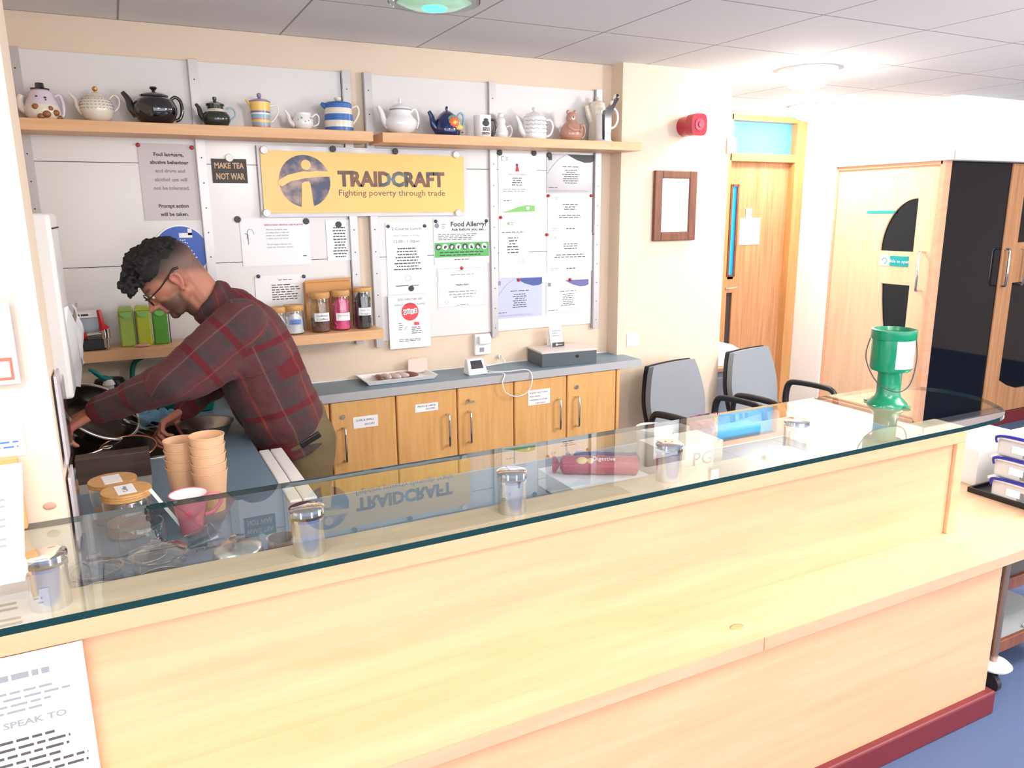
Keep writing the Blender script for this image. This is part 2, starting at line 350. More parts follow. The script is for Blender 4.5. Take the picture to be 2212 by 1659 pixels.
# sign lettering on the leaf (plane facing -x): matrix maps text x -> -y
def MX(x, y, z): return Matrix(((0, 1, 0, x), (-1, 0, 0, y), (0, 0, 1, z), (0, 0, 0, 1)))
mat('pale_ink', (176, 196, 198), .6); sgt = thing('door_lettering', 'pale grey room lettering across the top of the light meeting room door', 'lettering', (XD, .455, 1.885))
for wd, yy_ in (('Meeting', .115), ('Room', -.06), ('3', -.155)): B().text(wd, 0, 0, .038, mi=0, M=MX(-.003, yy_, 0)).build('word', 'pale_ink', sgt)
sg = B().prism([(.585, 1.648), (.575, 1.66), (.345, 1.66), (.345, 1.64), (.575, 1.64)], XD - .004, XD - .001, 'x')
tag(sg.build('arrow_sign', mat('teal_sign', (0, 158, 160), .5)), 'thin teal arrow strip on the light meeting room door', 'sign')
sg = B().box(XD - .004, XD - .001, .195, .345, 1.262, 1.336, 0).box(XD - .004, XD - .001, .355, .43, 1.262, 1.336, 1).text('Slide to open', 0, 0, .022, mi=1, M=MX(XD - .006, .27, 1.288))
sg.tube(arc((XD - .005, .39, 1.298), .02, 0, 270, 10, 'yz'), .003, 6, mi=0)
tag(sg.build('slide_sign', ['teal_sign', 'paper']), 'small teal and white instruction sign between the dark panes of the light door', 'sign')
# ---- dark glazed screen and door 3 in the wall facing the camera
scr = struct(thing('window_1', 'x', 'x')); del scr['label'], scr['category']
B().box(4.29, 5.0, .0, .012, .1, 1.99).build('pane', 'night_glass', scr)
d3 = struct(thing('door_3', 'x', 'x')); del d3['label'], d3['category']
lb = B()
cx_, cz_ = 5.72, 1.0
xs = 5.0
lb.box(xs, 5.17, -.01, .03, .1, 1.985)
def ar(z): 
    q = (z - .95) / .6; return 5.17 + (0 if abs(q) > 1 else .0)
low = [(5.172, .10), (5.9, .10), (5.9, .34), (5.62, .27), (5.42, .27), (5.28, .31), (5.172, .36)]
lb.prism(low, -.01, .03, 'y').box(5.17, 5.9, -.01, .03, 1.12, 1.42).box(5.17, 5.9, -.01, .03, 1.85, 1.985)
lb.build('door_leaf', 'oak_door', d3)
B().box(5.17, 5.9, .008, .015, .25, 1.9).build('vision_panel', 'night_glass', d3)
for hx in (5.025, 5.24):
    B().tube([(hx, 0, 1.375), (hx - .02, -.055, 1.375), (hx - .02, -.06, 1.36), (hx - .02, -.06, 1.12), (hx - .02, -.055, 1.105), (hx, 0, 1.105)], .009, 10).build('pull_handle', 'chrome', d3)
tag(B().box(5.30, 5.5, -.014, -.011, 1.15, 1.36, 0).text('2', 5.33, 1.19, .05, -.0155, 1).bars(5.36, 5.48, 1.33, 1.2, 4, -.0155).build('door_notice', ['paper', 'ink']), 'white notice on the oak sliding door at the right edge', 'notice')
# ================================================================ counter
c = thing('service_counter', 'long light beech service counter with raised fascia, low shelf top and burgundy plinth', 'counter')
fb = B()
XE = 1.612
fb.box(-3.2, XE - .05, -1.968, -1.95, .593, .925)
fb.build('fascia_panel', 'beech_panel', c)
B().box(-3.2, XE, -1.98, -1.95, .915, .96).box(XE - .045, XE, -1.98, -1.95, .593, .915).build('fascia_trim', 'beech_panel', c, bevel=.002)
B().box(-3.2, XE, -1.98, -1.86, .957, .967).build('capping', wood('beech_cap', (206, 178, 146), (222, 196, 166), (1, 14, 14), 2.0, .35), c, bevel=.002)
B().box(-3.2, XE - .01, -1.895, -1.86, .0, .957).build('inner_panel', 'beech_panel', c)
B().prism([(-3.2, -2.172), (1.75, -2.172), (2.7, -2.172), (2.7, -1.5), (1.66, -1.5), (1.66, -1.95), (-3.2, -1.95)], .56, .593, 'z').build('shelf_top', 'beech_top', c, bevel=.0015)
B().box(-3.2, .538, -2.176, -2.172, .558, .593).box(.541, 2.7, -2.176, -2.172, .558, .593).build('edge_banding', 'beech_edge', c)
B().box(-3.2, 1.612, -2.15, -2.12, .085, .56).box(1.59, 1.612, -2.12, -1.9, .085, .56).build('lower_panel', 'beech_panel', c)
B().box(-3.2, 1.637, -2.174, -2.10, 0, .085).box(1.60, 1.637, -2.10, -1.9, 0, .085).build('plinth', 'burgundy', c, bevel=.006)
B().ell((.515, -2.10, .5931), (.022, .014, .0006), ring=4).build('ring_stain', mat('stain', (216, 168, 116), .5), c)
# glass top
GZ = 1.064
out = [(-1.25, -2.178), (1.30, -2.178), (1.46, -2.165), (1.555, -2.12), (1.615, -2.05), (1.652, -1.98), (1.662, -1.91), (1.648, -1.83), (1.597, -1.765), (1.50, -1.73), (1.40, -1.722), (-1.25, -1.722)]
gl = B(); n = len(out)
pts = [Vector((x, y, 0)) for x, y in out]
sp = spline([(p.x, p.y, 0) for p in pts[1:11]], 4); poly = [(out[0][0], out[0][1])] + [(p.x, p.y) for p in sp] + [(out[-1][0], out[-1][1])]
n = len(poly)
vs = [(p[0], p[1], GZ) for p in poly] + [(p[0], p[1], GZ - .013) for p in poly]
gl.add(vs, [tuple(range(n)), tuple(range(n, 2 * n))[::-1]], 0); gl.add(vs, [(i, n + i, n + (i + 1) % n, (i + 1) % n) for i in range(n)], 1)
em = mat('glass_edge', (8, 46, 44), .12, spec=.8)
gt = gl.build('glass_counter_top', ['counter_glass', 'glass_edge'])
tag(gt, 'long clear glass top with dark green edge raised above the beech counter', 'glass top')
def standoff(x, lab):
    t = thing('standoff_post', lab, 'post', (x, -1.915, .967), 0, 'steel posts under the glass top')
    B().cyl((0, 0, 0), .034, .078, 32).build('tube', 'steel', t)
    B().cyl((0, 0, .078), .036, .006, 32).build('collar', 'chrome', t)
    B().lathe([(0, .0975), (.012, .0975), (.012, .101), (0, .101)], (0, 0, 0), 20).lathe([(0, .097), (.037, .097), (.037, .103), (.030, .106), (0, .106)], (0, 0, 0), 32).build('cap', 'chrome', t)
    return t
s0 = standoff(-1.03, 'steel post at the left end of the glass top, beside the leaflet stand')
for x, lab in ((-.55, 'steel post under the glass, just right of the glass pots'), (-.06, 'steel post under the glass, midway between pots and biscuits'), (.415, 'steel post under the glass in front of the tea carton'), (.885, 'steel post under the glass in the bright glare, left of the green tin')):
    k = copy_tree(s0); k.location.x = x; k['label'] = lab
# inner worktop (blue laminate) with sink cut-out
wt = thing('worktop', 'blue grey laminate worktop running behind the counter to the sink', 'worktop')
SX0, SX1, SY0, SY1 = -1.06, -.66, -.80, -.40
wb = B().box(-1.0, 1.59, -1.858, -1.55, .865, .9).box(-1.14, 1.59, -1.55, -1.43, .865, .9).box(-1.14, -.5, -1.43, SY0, .865, .9).box(-1.14, -.5, SY1, -.001, .865, .9).box(-1.14, SX0, SY0, SY1, .865, .9).box(SX1, -.5, SY0, SY1, .865, .9)
wb.build('laminate', 'worktop_blue', wt)
B().box(-.418, 1.59, -1.43, -1.424, .865, .9).box(1.59, 1.596, -1.858, -1.43, .865, .9).build('edge_banding', 'worktop_edge', wt)
sk = thing('sink', 'stainless steel sink set in the worktop under the man\'s hands', 'sink')
B().box(SX0 - .015, SX0, SY0 - .015, SY1 + .015, .898, .904).box(SX1, SX1 + .02, SY0 - .015, SY1 + .015, .898, .904).box(SX0, SX1, SY0 - .02, SY0, .898, .904).box(SX0, SX1, SY1, SY1 + .02, .898, .904).build('rim', 'steel', sk, bevel=.002)
B().box(SX0, SX0 + .004, SY0, SY1, .74, .9).box(SX1 - .004, SX1, SY0, SY1, .74, .9).box(SX0, SX1, SY0, SY0 + .004, .74, .9).box(SX0, SX1, SY1 - .004, SY1, .74, .9).box(SX0, SX1, SY0, SY1, .735, .74).build('basin', mat('dull_steel', (120, 108, 100), .3, .9), sk)
ap = thing('undercounter_appliance', 'white under-counter appliance whose grooved door top shows beside the worktop', 'appliance')
B().box(-1.0, -.505, -1.42, -.87, .02, .86).build('body', 'white_plastic', ap)
B().box(-.498, -.464, -1.42, -.9, .05, .903).build('door', 'white_plastic', ap, bevel=.004)
B().box(-.464, -.460, -1.41, -.91, .05, .897).build('groove', 'aluminium', ap)
B().box(-.460, -.422, -1.42, -.9, .05, .903).build('door_front', 'white_plastic', ap, bevel=.004)
# carcass under the counter worktop
tag(B().box(-.4, 1.58, -1.85, -1.45, .0, .863).build('counter_base_unit', 'white_plastic'), 'white base cupboards under the worktop on the staff side of the counter', 'cabinet')
# ================================================================ back run of cupboards
bw = thing('back_worktop', 'narrow grey blue worktop along the back wall above the beech cupboards', 'worktop')
B().prism([(-.49, -.262), (1.54, -.262), (1.54, -.102), (1.501, -.102), (1.501, -.002), (-.49, -.002)], .879, .915, 'z').build('laminate', 'worktop_blue', bw)
B().box(-.49, 1.54, -.268, -.262, .878, .915).box(1.54, 1.545, -.268, -.102, .878, .915).build('edge_banding', 'worktop_edge', bw)
B().box(-.49, 1.5, -.008, -.002, .915, .921).build('sealant', 'white_plastic', bw)
cab0 = None
HS = [('r', None), ('l', ('CUPS & SMALL', 'SAUCERS')), ('r', ('MUGS & LARGE', 'SAUCERS')), ('l', None), ('r', 3), ('l', None)]
labs = ['beech cupboard partly hidden behind the man', 'first beech cupboard right of the man, with a lock and a cups label', 'beech cupboard labelled for mugs and large saucers', 'beech cupboard with a key in its lock and no label',
        'beech cupboard with a square four-line note and the white cable hanging over it', 'rightmost beech cupboard with a lock and no label']
for i in range(6):
    x0 = -.4 + .3 * i; side, lb_ = HS[i]
    t = thing('cupboard', labs[i], 'cupboard', (x0, -.25, 0), 0, 'beech cupboards along the back wall')
    B().box(.001, .299, .02, .245, .08, .877).box(.001, .299, .05, .245, 0, .08).build('carcass', 'beech_door', t)
    dr = B().box(.003, .297, 0, .019, .1, .873).build('door', 'beech_door', t, bevel=.007, bseg=3)
    hx = .055 if side == 'l' else .245
    if i == 0: hx = .262
    B().tube([(hx, 0, .757), (hx, -.028, .757), (hx, -.032, .75), (hx, -.032, .612), (hx, -.028, .605), (hx, 0, .605)], .0055, 10).build('handle', 'chrome', dr)
    if side == 'l':
        lk = B(); lk.X = Matrix.Translation((.055, 0, .806)) @ Matrix.Rotation(R(90), 4, 'X'); lk.cyl((0, 0, 0), .011, .006, 20)
        lk.X = Matrix.Identity(4)
        if i == 3: lk.box(.054, .056, -.03, -.006, .803, .811).box(.05, .075, -.032, -.030, .803, .813)
        lk.build('lock', 'chrome', dr)
    if lb_ == 3:
        lb = B().box(.077, .2, -.002, -.0005, .742, .818, 0)
        for k, s_ in enumerate(('PLEASE HELP THESE', 'MUGS BREAK', 'WASHING UP AFTER', 'THE EVENT')): lb.text(s_, .085 + (.0 if k < 3 else .03), .800 - k * .018, .0075, -.0028, 1, al='l', wide=(.1, .06, .1, .06)[k])
        lb.build('label', ['paper', 'ink'], dr)
    elif lb_:
        xa = .1 if i == 1 else .09
        lb = B().box(xa, xa + .112, -.002, -.0005, .745 + .037 * (i == 2), .797 + .022 * (i == 2), 0)
        zz = .745 + .037 * (i == 2); hh = .052 - .015 * (i == 2)
        lb.text(lb_[0], xa + .012, zz + hh * .6, .009, -.0028, 1, al='l').text(lb_[1], xa + .05, zz + hh * .22, .008, -.0028, 1, al='l').build('label', ['paper', 'ink'], dr)
tag(B().box(1.403, 1.42, -.25, -.105, 0, .877).build('end_panel', 'beech_door'), 'narrow beech end panel closing the cupboard run by the white pillar', 'panel')
# ================================================================ wall boards
def board(xa, xb, z0, ups, lab, grp):
    t = thing('wall_board', lab, 'board', (0, 0, 0), 0, grp)
    B().box(xa, xb, -.012, -.0, z0, 2.27).build('back_panel', 'white_board', t)
    sb = B()
    for zz in (1.477, 1.877): sb.box(xa, xb, -.0135, -.011, zz - .0012, zz + .0012)
    sb.build('panel_joint', 'gap', t)
    for (ua, zb) in ups:
        u = B().box(ua, ua + .034, -.03, -.0, zb, 2.275).box(ua - .002, ua, -.026, -.0, zb, 2.275)
        o = u.build('upright', 'aluminium', t)
        s_ = B(); z = 2.2
        while z > zb + .04:
            s_.disc(ua + .017, z, .003, -.0305, 0, 8); z -= .0995
        s_.build('screw_hole', 'gap', o)
    return t
board(-1.09, .09, 1.09, [(-1.124, 1.0), (-.52, 1.12), (.094, 1.083)], 'white wall board with metal uprights on the left part of the back wall', 'wall boards')
board(.225, 1.39, 1.085, [(.19, 1.06), (.793, 1.06), (1.394, 1.06)], 'white wall board with metal uprights on the right part of the back wall', 'wall boards')
tag(B().box(-1.135, .165, -.205, -.012, 1.972, 2.012).build('wall_shelf', 'beech_shelf', bevel=.0015), 'upper left beech shelf holding the seven left teapots', 'shelf', 'upper shelves')
sh = tag(B().box(.2, 1.535, -.225, -.012, 1.968, 2.008).build('wall_shelf', 'beech_shelf', bevel=.0015), 'upper right beech shelf reaching past the pillar corner', 'shelf', 'upper shelves')
tag(B().box(-1.135, .175, -.2, -.03, 1.128, 1.17).build('wall_shelf', 'beech_shelf', bevel=.0015), 'lower beech shelf behind the man with tea packs and jars', 'shelf')

# ================================================================ ceiling lamps
mat('lamp_glow', (255, 250, 240), .5, emit=65)
def ceiling_lamp(x, y, lab):
    t = thing('ceiling_lamp', lab, 'ceiling lamp', (x, y, 2.4))
    B().lathe([(0, 0), (.15, 0), (.15, -.025), (.135, -.03), (0, -.03)], seg=36).build('base', 'white_plastic', t)
    B().lathe([(.13, -.025), (.125, -.05), (.09, -.085), (.04, -.1), (0, -.103)], seg=36).build('diffuser', 'lamp_glow', t)
    return t
ceiling_lamp(3.72, .72, 'glaring round ceiling lamp in the lobby in front of the oak door fanlight')
ceiling_lamp(2.52, -.34, 'glaring round ceiling lamp just right of the pillar with the red sounder')
k = ceiling_lamp(4.15, -1.55, 'warm ceiling lamp at the right edge of the picture')
lg = thing('green_lit_lamp', 'round glass ceiling light glowing green at the top of the picture', 'ceiling lamp', (.16, -.95, 2.4))
B().lathe([(.13, 0), (.15, -.03), (.15, -.055), (.125, -.062), (.128, -.04), (.12, 0)], seg=40).build('rim', 'clear_glass', lg)
B().lathe([(.12, -.004), (.126, -.05), (.09, -.066), (.045, -.072), (0, -.073)], seg=40).build('bowl', mat('green_bowl', (150, 200, 170), .2, emit=.25), lg)
B().lathe([(0, -.0765), (.04, -.0755), (.042, -.068), (0, -.068)], seg=24).build('lamp_centre', mat('cyan_glow', (60, 255, 215), .4, emit=2.0), lg)
# ================================================================ notices on the boards (plane facing the room, y = -0.03)
PYN = -.0145
def sheet(name, x0, x1, z0, z1, lab, cat='notice', y=PYN, group=None, paper='paper', fn=None, skew=0, inks=('ink', 'ink_grey', 'ink_red')):
    b = B(); b.add([(x0, y, z0), (x1, y, z0), (x1 + skew, y, z1), (x0 + skew, y, z1), (x0, y - .0008, z0), (x1, y - .0008, z0), (x1 + skew, y - .0008, z1), (x0 + skew, y - .0008, z1)],
                   [(4, 5, 6, 7), (3, 2, 1, 0), (0, 1, 5, 4), (1, 2, 6, 5), (2, 3, 7, 6), (3, 0, 4, 7)], 0)
    if fn: fn(b, y - .0013)
    return tag(b.build(name, [paper, *inks]), lab, cat, group)
mat('grey_paper', (206, 198, 200), .5); mat('lilac_paper', (186, 190, 226), .5); mat('teal_ink', (70, 110, 120), .6)
mat('navy_ink', (62, 84, 150), .5); mat('green_ink', (126, 190, 100), .5); mat('green_band', (86, 178, 92), .45); mat('red_oval', (224, 66, 76), .5)
mat('blue_ink', (70, 120, 200), .6); mat('dark_grey_ink', (78, 76, 80), .6)
def f(b, y):
    for k, (s_, z) in enumerate((('Foul language,', 1.905), ('abusive behaviour', 1.875), ('and drugs and', 1.842), ('alcohol use will', 1.808), ('not be tolerated.', 1.775), ('Prompt action', 1.705), ('will be taken.', 1.672))):
        b.text(s_, -.624, z, .0135, y, 1 if k in (0, 1, 5, 6) else 2, bold=True)
sheet('notice', -.735, -.517, 1.655, 1.952, 'grey notice about foul language pinned with two red pins', fn=f, paper='grey_paper')
def f(b, y):
    b.text('MAKE TEA', -.397, 1.862, .022, y, 1, bold=True, wide=.116).text('NOT WAR', -.395, 1.818, .024, y, 1, bold=True, wide=.112)
sheet('slogan_card', -.466, -.328, 1.803, 1.9, 'dark brown card reading MAKE TEA NOT WAR', 'card', paper=mat('brown_card', (58, 46, 44), .5), fn=f, inks=(mat('tan_ink', (206, 170, 136), .5),))
# banner
bb = B(); yb = -.036
n = 26
vs = []; fs = []
for j in (0, 1):
    for i in range(n + 1):
        x = -.286 + (.664 + .286) * i / n; w_ = .0025 * math.sin(i * 1.3) + .0015 * math.sin(i * .61 + 2)
        vs.append((x, yb + w_, 1.663 + j * .294))
for i in range(n): fs.append((i, i + 1, n + 2 + i, n + 1 + i))
bb.add(vs, fs, 0, True)
yy = yb - .006
bb.quad([(-.276, yy + .001, 1.679), (.648, yy + .001, 1.677), (.650, yy + .001, 1.932), (-.274, yy + .001, 1.937)], 1)
ccx, ccz, rr = -.096, 1.812, .109
bb.disc(ccx, ccz, rr, yy, 2, 40)
# figure cut out of the roundel
bb.disc(ccx + .008, ccz + .068, .021, yy - .001, 1, 24)
arm = [(-.115, -.012), (-.098, -.022), (-.06, .0), (.0, .012), (.06, .02), (.11, .02), (.11, .042), (.05, .044), (.02, .04), (-.005, .042), (-.03, .036), (-.07, .026), (-.1, .01), (-.113, -.0)]
bb.prism([(ccx + a, ccz + b_) for a, b_ in arm], yy - .001, yy - .0014, 'y', 1)
bb.prism([(ccx - .022, ccz - .112), (ccx + .032, ccz - .112), (ccx + .022, ccz - .01), (ccx + .017, ccz + .0), (ccx - .004, ccz - .002), (ccx - .015, ccz - .01)], yy - .001, yy - .0014, 'y', 1)
bb.text('TRAIDCRAFT', .298, 1.795, .060, yy, 3, bold=.048, wide=.503).text('Fighting poverty through trade', .300, 1.752, .026, yy, 3, wide=.502)
def photo_mat():
    m = mat('print_photo', (130, 110, 120), .4); nt = m.node_tree; b = nt.nodes['Principled BSDF']
    tc = nt.nodes.new('ShaderNodeTexCoord'); n1 = nt.nodes.new('ShaderNodeTexNoise'); n1.inputs['Scale'].default_value = 17; n1.inputs['Detail'].default_value = 3; rp = nt.nodes.new('ShaderNodeValToRGB')
    rp.color_ramp.elements[0].position = .35; rp.color_ramp.elements[0].color = (*lin((62, 70, 100)), 1); rp.color_ramp.elements[1].position = .68; rp.color_ramp.elements[1].color = (*lin((196, 164, 156)), 1)
    e = rp.color_ramp.elements.new(.5); e.color = (*lin((140, 122, 124)), 1)
    nt.links.new(tc.outputs['Object'], n1.inputs[0]); nt.links.new(n1.outputs['Fac'], rp.inputs[0]); nt.links.new(rp.outputs[0], b.inputs['Base Color'])
photo_mat()
def letter_mat():
    m = mat('print_letters', (110, 80, 60), .4); nt = m.node_tree; b = nt.nodes['Principled BSDF']
    tc = nt.nodes.new('ShaderNodeTexCoord'); n1 = nt.nodes.new('ShaderNodeTexNoise'); n1.inputs['Scale'].default_value = 9; rp = nt.nodes.new('ShaderNodeValToRGB')
    rp.color_ramp.elements[0].position = .4; rp.color_ramp.elements[0].color = (*lin((100, 118, 128)), 1); rp.color_ramp.elements[1].position = .62; rp.color_ramp.elements[1].color = (*lin((128, 84, 62)), 1)
    e = rp.color_ramp.elements.new(.5); e.color = (*lin((70, 58, 56)), 1)
    nt.links.new(tc.outputs['Object'], n1.inputs[0]); nt.links.new(n1.outputs['Fac'], rp.inputs[0]); nt.links.new(rp.outputs[0], b.inputs['Base Color'])
letter_mat()
mat('banner_film', (214, 212, 216), .25)
bn = tag(bb.build('banner', ['banner_film', mat('banner_yellow', (240, 198, 110), .32, noise=.04, scale=5), 'print_photo', 'print_letters']), 'long yellow trade banner with a round figure emblem in a clear sleeve', 'banner')
# round magnets and pins
GR = {'dark': ('magnet', 'dark round magnets', .0135, 'magnet_black'), 'white': ('magnet', 'white round magnets', .016, 'white_plastic'), 'red': ('push_pin', 'red pins', .0085, 'red_plastic'), 'blue': ('push_pin', 'dark blue pins', .0085, 'pin_blue')}
mat('magnet_black', (48, 46, 52), .45); mat('pin_blue', (34, 36, 84), .25)
def magnet(x, z, kind, lab, y=PYN - .001, s_=1):
    nm, g, r, m = GR[kind]; b = B(); b.X = Matrix.Translation((x, y, z)) @ Matrix.Rotation(R(90), 4, 'X')
    if nm == 'magnet': b.lathe([(0, 0), (r, 0), (r, .004), (r * .9, .006), (0, .006)], seg=24)
    else: b.lathe([(0, 0), (r, 0), (r * .95, .004), (r * .55, .009), (r * .6, .012), (0, .013)], seg=16)
    b.X = Matrix.Identity(4); tag(b.build(nm, m), lab, nm.replace('_', ' '), g)
mg = [(298, 313, 'red', 'red pin at the top left of the grey language notice'), (414, 319, 'red', 'red pin at the top right of the grey language notice'),
      (495, 341, 'white', 'white magnet above the dark MAKE TEA card'), (715, 323, 'dark', 'smaller dark magnet on the banner top edge, left one'), (849, 328, 'dark', 'dark magnet at the middle of the banner top edge'),
      (513, 474, 'dark', 'dark magnet at the left of the bottled water notice'), (661, 478, 'dark', 'dark magnet at the right of the bottled water notice'), (731, 485, 'dark', 'dark magnet on the narrow text notice'),
      (558, 597, 'blue', 'blue pin at the left of the sheet above the jars'), (656, 597, 'blue', 'blue pin at the right of the sheet above the jars'),
      (838, 489, 'blue', 'blue pin at the left of the lunch notice'), (917, 488, 'blue', 'blue pin at the right of the lunch notice'), (941, 478, 'blue', 'blue pin at the left of the allergy notice'), (1050, 477, 'blue', 'blue pin at the right of the allergy notice'),
      (888, 623, 'dark', 'dark magnet above the red quiz oval'), (997, 579, 'red', 'red pin on the certificate below the allergy notice'),
      (1079, 330, 'dark', 'dark magnet at the left of the green-footed certificate'), (1153, 331, 'dark', 'dark magnet at the right of the green-footed certificate'), (1186, 335, 'dark', 'dark magnet on the grey certificate'),
      (1081, 470, 'red', 'red pin under the green-footed certificate'), (1184, 423, 'red', 'red pin at the lower left of the grey certificate'), (1276, 423, 'red', 'red pin at the lower right of the grey certificate'),
      (1181, 507, 'red', 'red pin at the left of the lower white certificate'), (1282, 506, 'red', 'red pin at the right of the lower white certificate'), (1120, 605, 'red', 'red pin on the lilac certificate'), (1231, 604, 'red', 'red pin on the white certificate with the blue corner')]
for u, v, k, lab in mg:
    p = PY(u, v, PYN); yb_ = -.0455 if 'banner' in lab else PYN - .001
    magnet(p.x, p.z, k, lab, yb_, .75)
for u, v, lab in ((570, 324, 'white magnet at the banner top left corner'), (985, 334, 'white magnet at the banner top right corner'), (576, 460, 'white magnet at the banner bottom left corner'), (990, 460, 'white magnet at the banner bottom right corner')):
    p = PY(u, v, -.045); magnet(p.x, p.z, 'white', lab, -.0455)
# hand-wash sign
hx, hz = -.612, 1.528
b = B(); b.disc(hx, hz, .108, PYN - .001, 0, 48); yy = PYN - .0018
b.disc(hx, hz, .102, yy, 1, 48); yy -= .0006
tp = [(-.016, .075), (-.004, .072), (.0, .076), (.026, .073), (.026, .068), (.012, .09), (.03, .092), (.036, .09), (.04, .064), (.026, .058), (.012, .06), (-.002, .056), (-.017, .058)]
b.prism([(hx + .012 - .016, hz + .056), (hx + .012 + .034, hz + .056), (hx + .012 + .034, hz + .075), (hx + .012 - .016, hz + .075)], yy, yy - .0003, 'y', 0)
b.prism([(hx + .03, hz + .066), (hx + .046, hz + .066), (hx + .046, hz + .092), (hx + .03, hz + .092)], yy, yy - .0003, 'y', 0)
for a, c_ in ((.0, .047), (.008, .045), (.016, .047), (-.003, .037), (.007, .035), (.017, .037), (.025, .034), (.006, .026), (.016, .027)): b.disc(hx + a, hz + c_, .0026, yy - .0002, 0, 8)
for k in range(4): b.tube([(hx - .012 + .011 * k, yy, hz - .028 - .004 * k), (hx + .03 + .009 * k, yy, hz + .02 - .014 * k)], .005, 6, flat=.1, mi=0)
b.prism([(hx - .02, hz - .03), (hx + .02, hz - .052), (hx + .036, hz - .03), (hx + .0, hz + .0)], yy, yy - .0003, 'y', 0)
b.tube([(hx - .018, yy, hz - .02), (hx - .006, yy, hz + .0), (hx + .01, yy, hz + .001)], .006, 6, flat=.1, mi=0)
tag(b.build('hand_wash_sign', ['paper', mat('sign_blue', (24, 78, 178), .35)]), 'round blue sign with white tap and hands behind the man', 'sign')
def f(b, y):
    b.text('REDUCING SINGLE-USE PLASTIC', -.275, 1.627, .0062, y, 3, bold=True, al='l', wide=.165)
    for k, s_ in enumerate(('We have decided to cease', 'providing water in single-use', 'bottles, as a small reduction', 'in plastic use by the church.', '', 'We are happy to fill your own', 'bottle with cold water - just ask!')):
        if s_: b.text(s_, -.27, 1.608 - .0125 * k, .0058, y, 1, al='l')
    b.tube([(-.348, y, 1.572), (-.348, y, 1.598), (-.342, y, 1.612), (-.33, y, 1.614), (-.322, y, 1.602), (-.321, y, 1.59)], .0018, 6, mi=1, flat=.2)
    b.tube([(-.358, y, 1.596), (-.345, y, 1.592), (-.345, y, 1.55)], .002, 6, mi=1, flat=.2)
    b.bars(-.12, -.095, 1.49, 1.5, 1, y)
sheet('notice', -.375, -.086, 1.457, 1.66, 'laminated bottled water notice with a tap drawing and red heading', fn=f)
sheet('notice', -.012, .096, 1.468, 1.648, 'narrow notice with small centred text left of the upright pair', fn=lambda b, y: b.bars(.012, .082, 1.62, 1.48, 11, y, 1, al='c', fill=.85, dash=.012))
def f(b, y): b.bars(-.235, -.165, 1.398, 1.39, 1, y, 1, fill=1); b.bars(-.265, -.135, 1.378, 1.305, 7, y, 1)
sheet('notice', -.333, -.118, 1.28, 1.416, 'small list pinned above the glass jars', fn=f)
def f(b, y):
    for k, (s_, h_, w_) in enumerate((('2 Course Lunch', .0125, .145), ('from Tuesday to Friday', .008, .13), ('12.00 - 1.30pm', .0115, .125))): b.text(s_, .362, 1.598 - .029 * k, h_, y, 2 if k == 1 else 1, wide=w_)
    b.bars(.29, .435, 1.52, 1.41, 8, y, 1, al='c', fill=.8, dash=.014); b.tube(arc((.362, y, 1.375), .014, 0, 360, 16), .0008, 4, mi=2)
    b.bars(.30, .425, 1.345, 1.335, 1, y, 1, fill=1, dash=.06)
sheet('lunch_notice', .262, .462, 1.3, 1.63, 'white two course lunch notice at the left of the right board', fn=f)
def f(b, y):
    b.text('2020 CHRISTIAN AID', .362, 1.272, .0105, y, 1, wide=.125).text('KINGSTON UPON THAMES', .362, 1.248, .0085, y, 1, wide=.15)
    b.disc(.36, 1.218, .043, y + .0004, 3, 32); [b.quad([(.327 + .0175 * k, y - .0003, 1.205 + .004 * (k % 2)), (.343 + .0175 * k, y - .0003, 1.205 + .004 * (k % 2)), (.343 + .0175 * k, y - .0003, 1.23 + .003 * (k % 2)), (.327 + .0175 * k, y - .0003, 1.23 + .003 * (k % 2))], 0) for k in range(4)]
    for k, ch in enumerate('QUIZ'): b.text(ch, .335 + .0175 * k, 1.211 + .003 * (k % 2), .013, y - .0008, 1, bold=True)
    b.bars(.30, .325, 1.17, 1.13, 4, y, 2); b.tube([(.328, y, 1.132), (.342, y, 1.15)], .0015, 5, mi=1, flat=.2); b.quad([(.378, y, 1.152), (.405, y, 1.152), (.402, y, 1.166), (.378, y, 1.168)], 3)
    b.bars(.365, .425, 1.147, 1.11, 4, y, 1); b.bars(.30, .41, 1.09, 1.075, 2, y, 1, fill=1)
sheet('quiz_poster', .255, .46, 1.045, 1.3, 'white quiz poster with a red oval hanging below the board edge', 'poster', fn=f, inks=('ink', 'ink_grey', 'red_oval'), y=-.0305)
def f(b, y):
    b.text('Food Allergy?', .681, 1.610, .022, y, 1, bold=True, wide=.19).text('Ask before you eat...', .681, 1.59, .0125, y, 1, bold=True, wide=.185)
    b.disc(.515, 1.615, .012, y, 2, 16); b.bars(.54, .565, 1.625, 1.6, 3, y, 2); b.bars(.52, .75, 1.578, 1.545, 4, y, 1, fill=.9)
    b.quad([(.5, y, 1.465), (.785, y, 1.465), (.785, y, 1.535), (.5, y, 1.535)], 3)
    for k in range(8): b.disc(.52 + .0345 * k, 1.514, .0145, y - .0004, 0 if k % 2 else 1, 20); b.disc(.522 + .0345 * k, 1.512, .009, y - .0008, 1 if k % 2 else 0, 12, R(20 * k), R(20 * k + 220))
    b.bars(.525, .76, 1.495, 1.468, 2, y - .0004, 1, fill=.95); b.bars(.60, .69, 1.458, 1.448, 1, y, 1, fill=1)
sheet('allergy_notice', .498, .79, 1.43, 1.65, 'food allergy notice with a green band of round icons', fn=f, inks=('ink', 'ink_grey', 'green_band'))
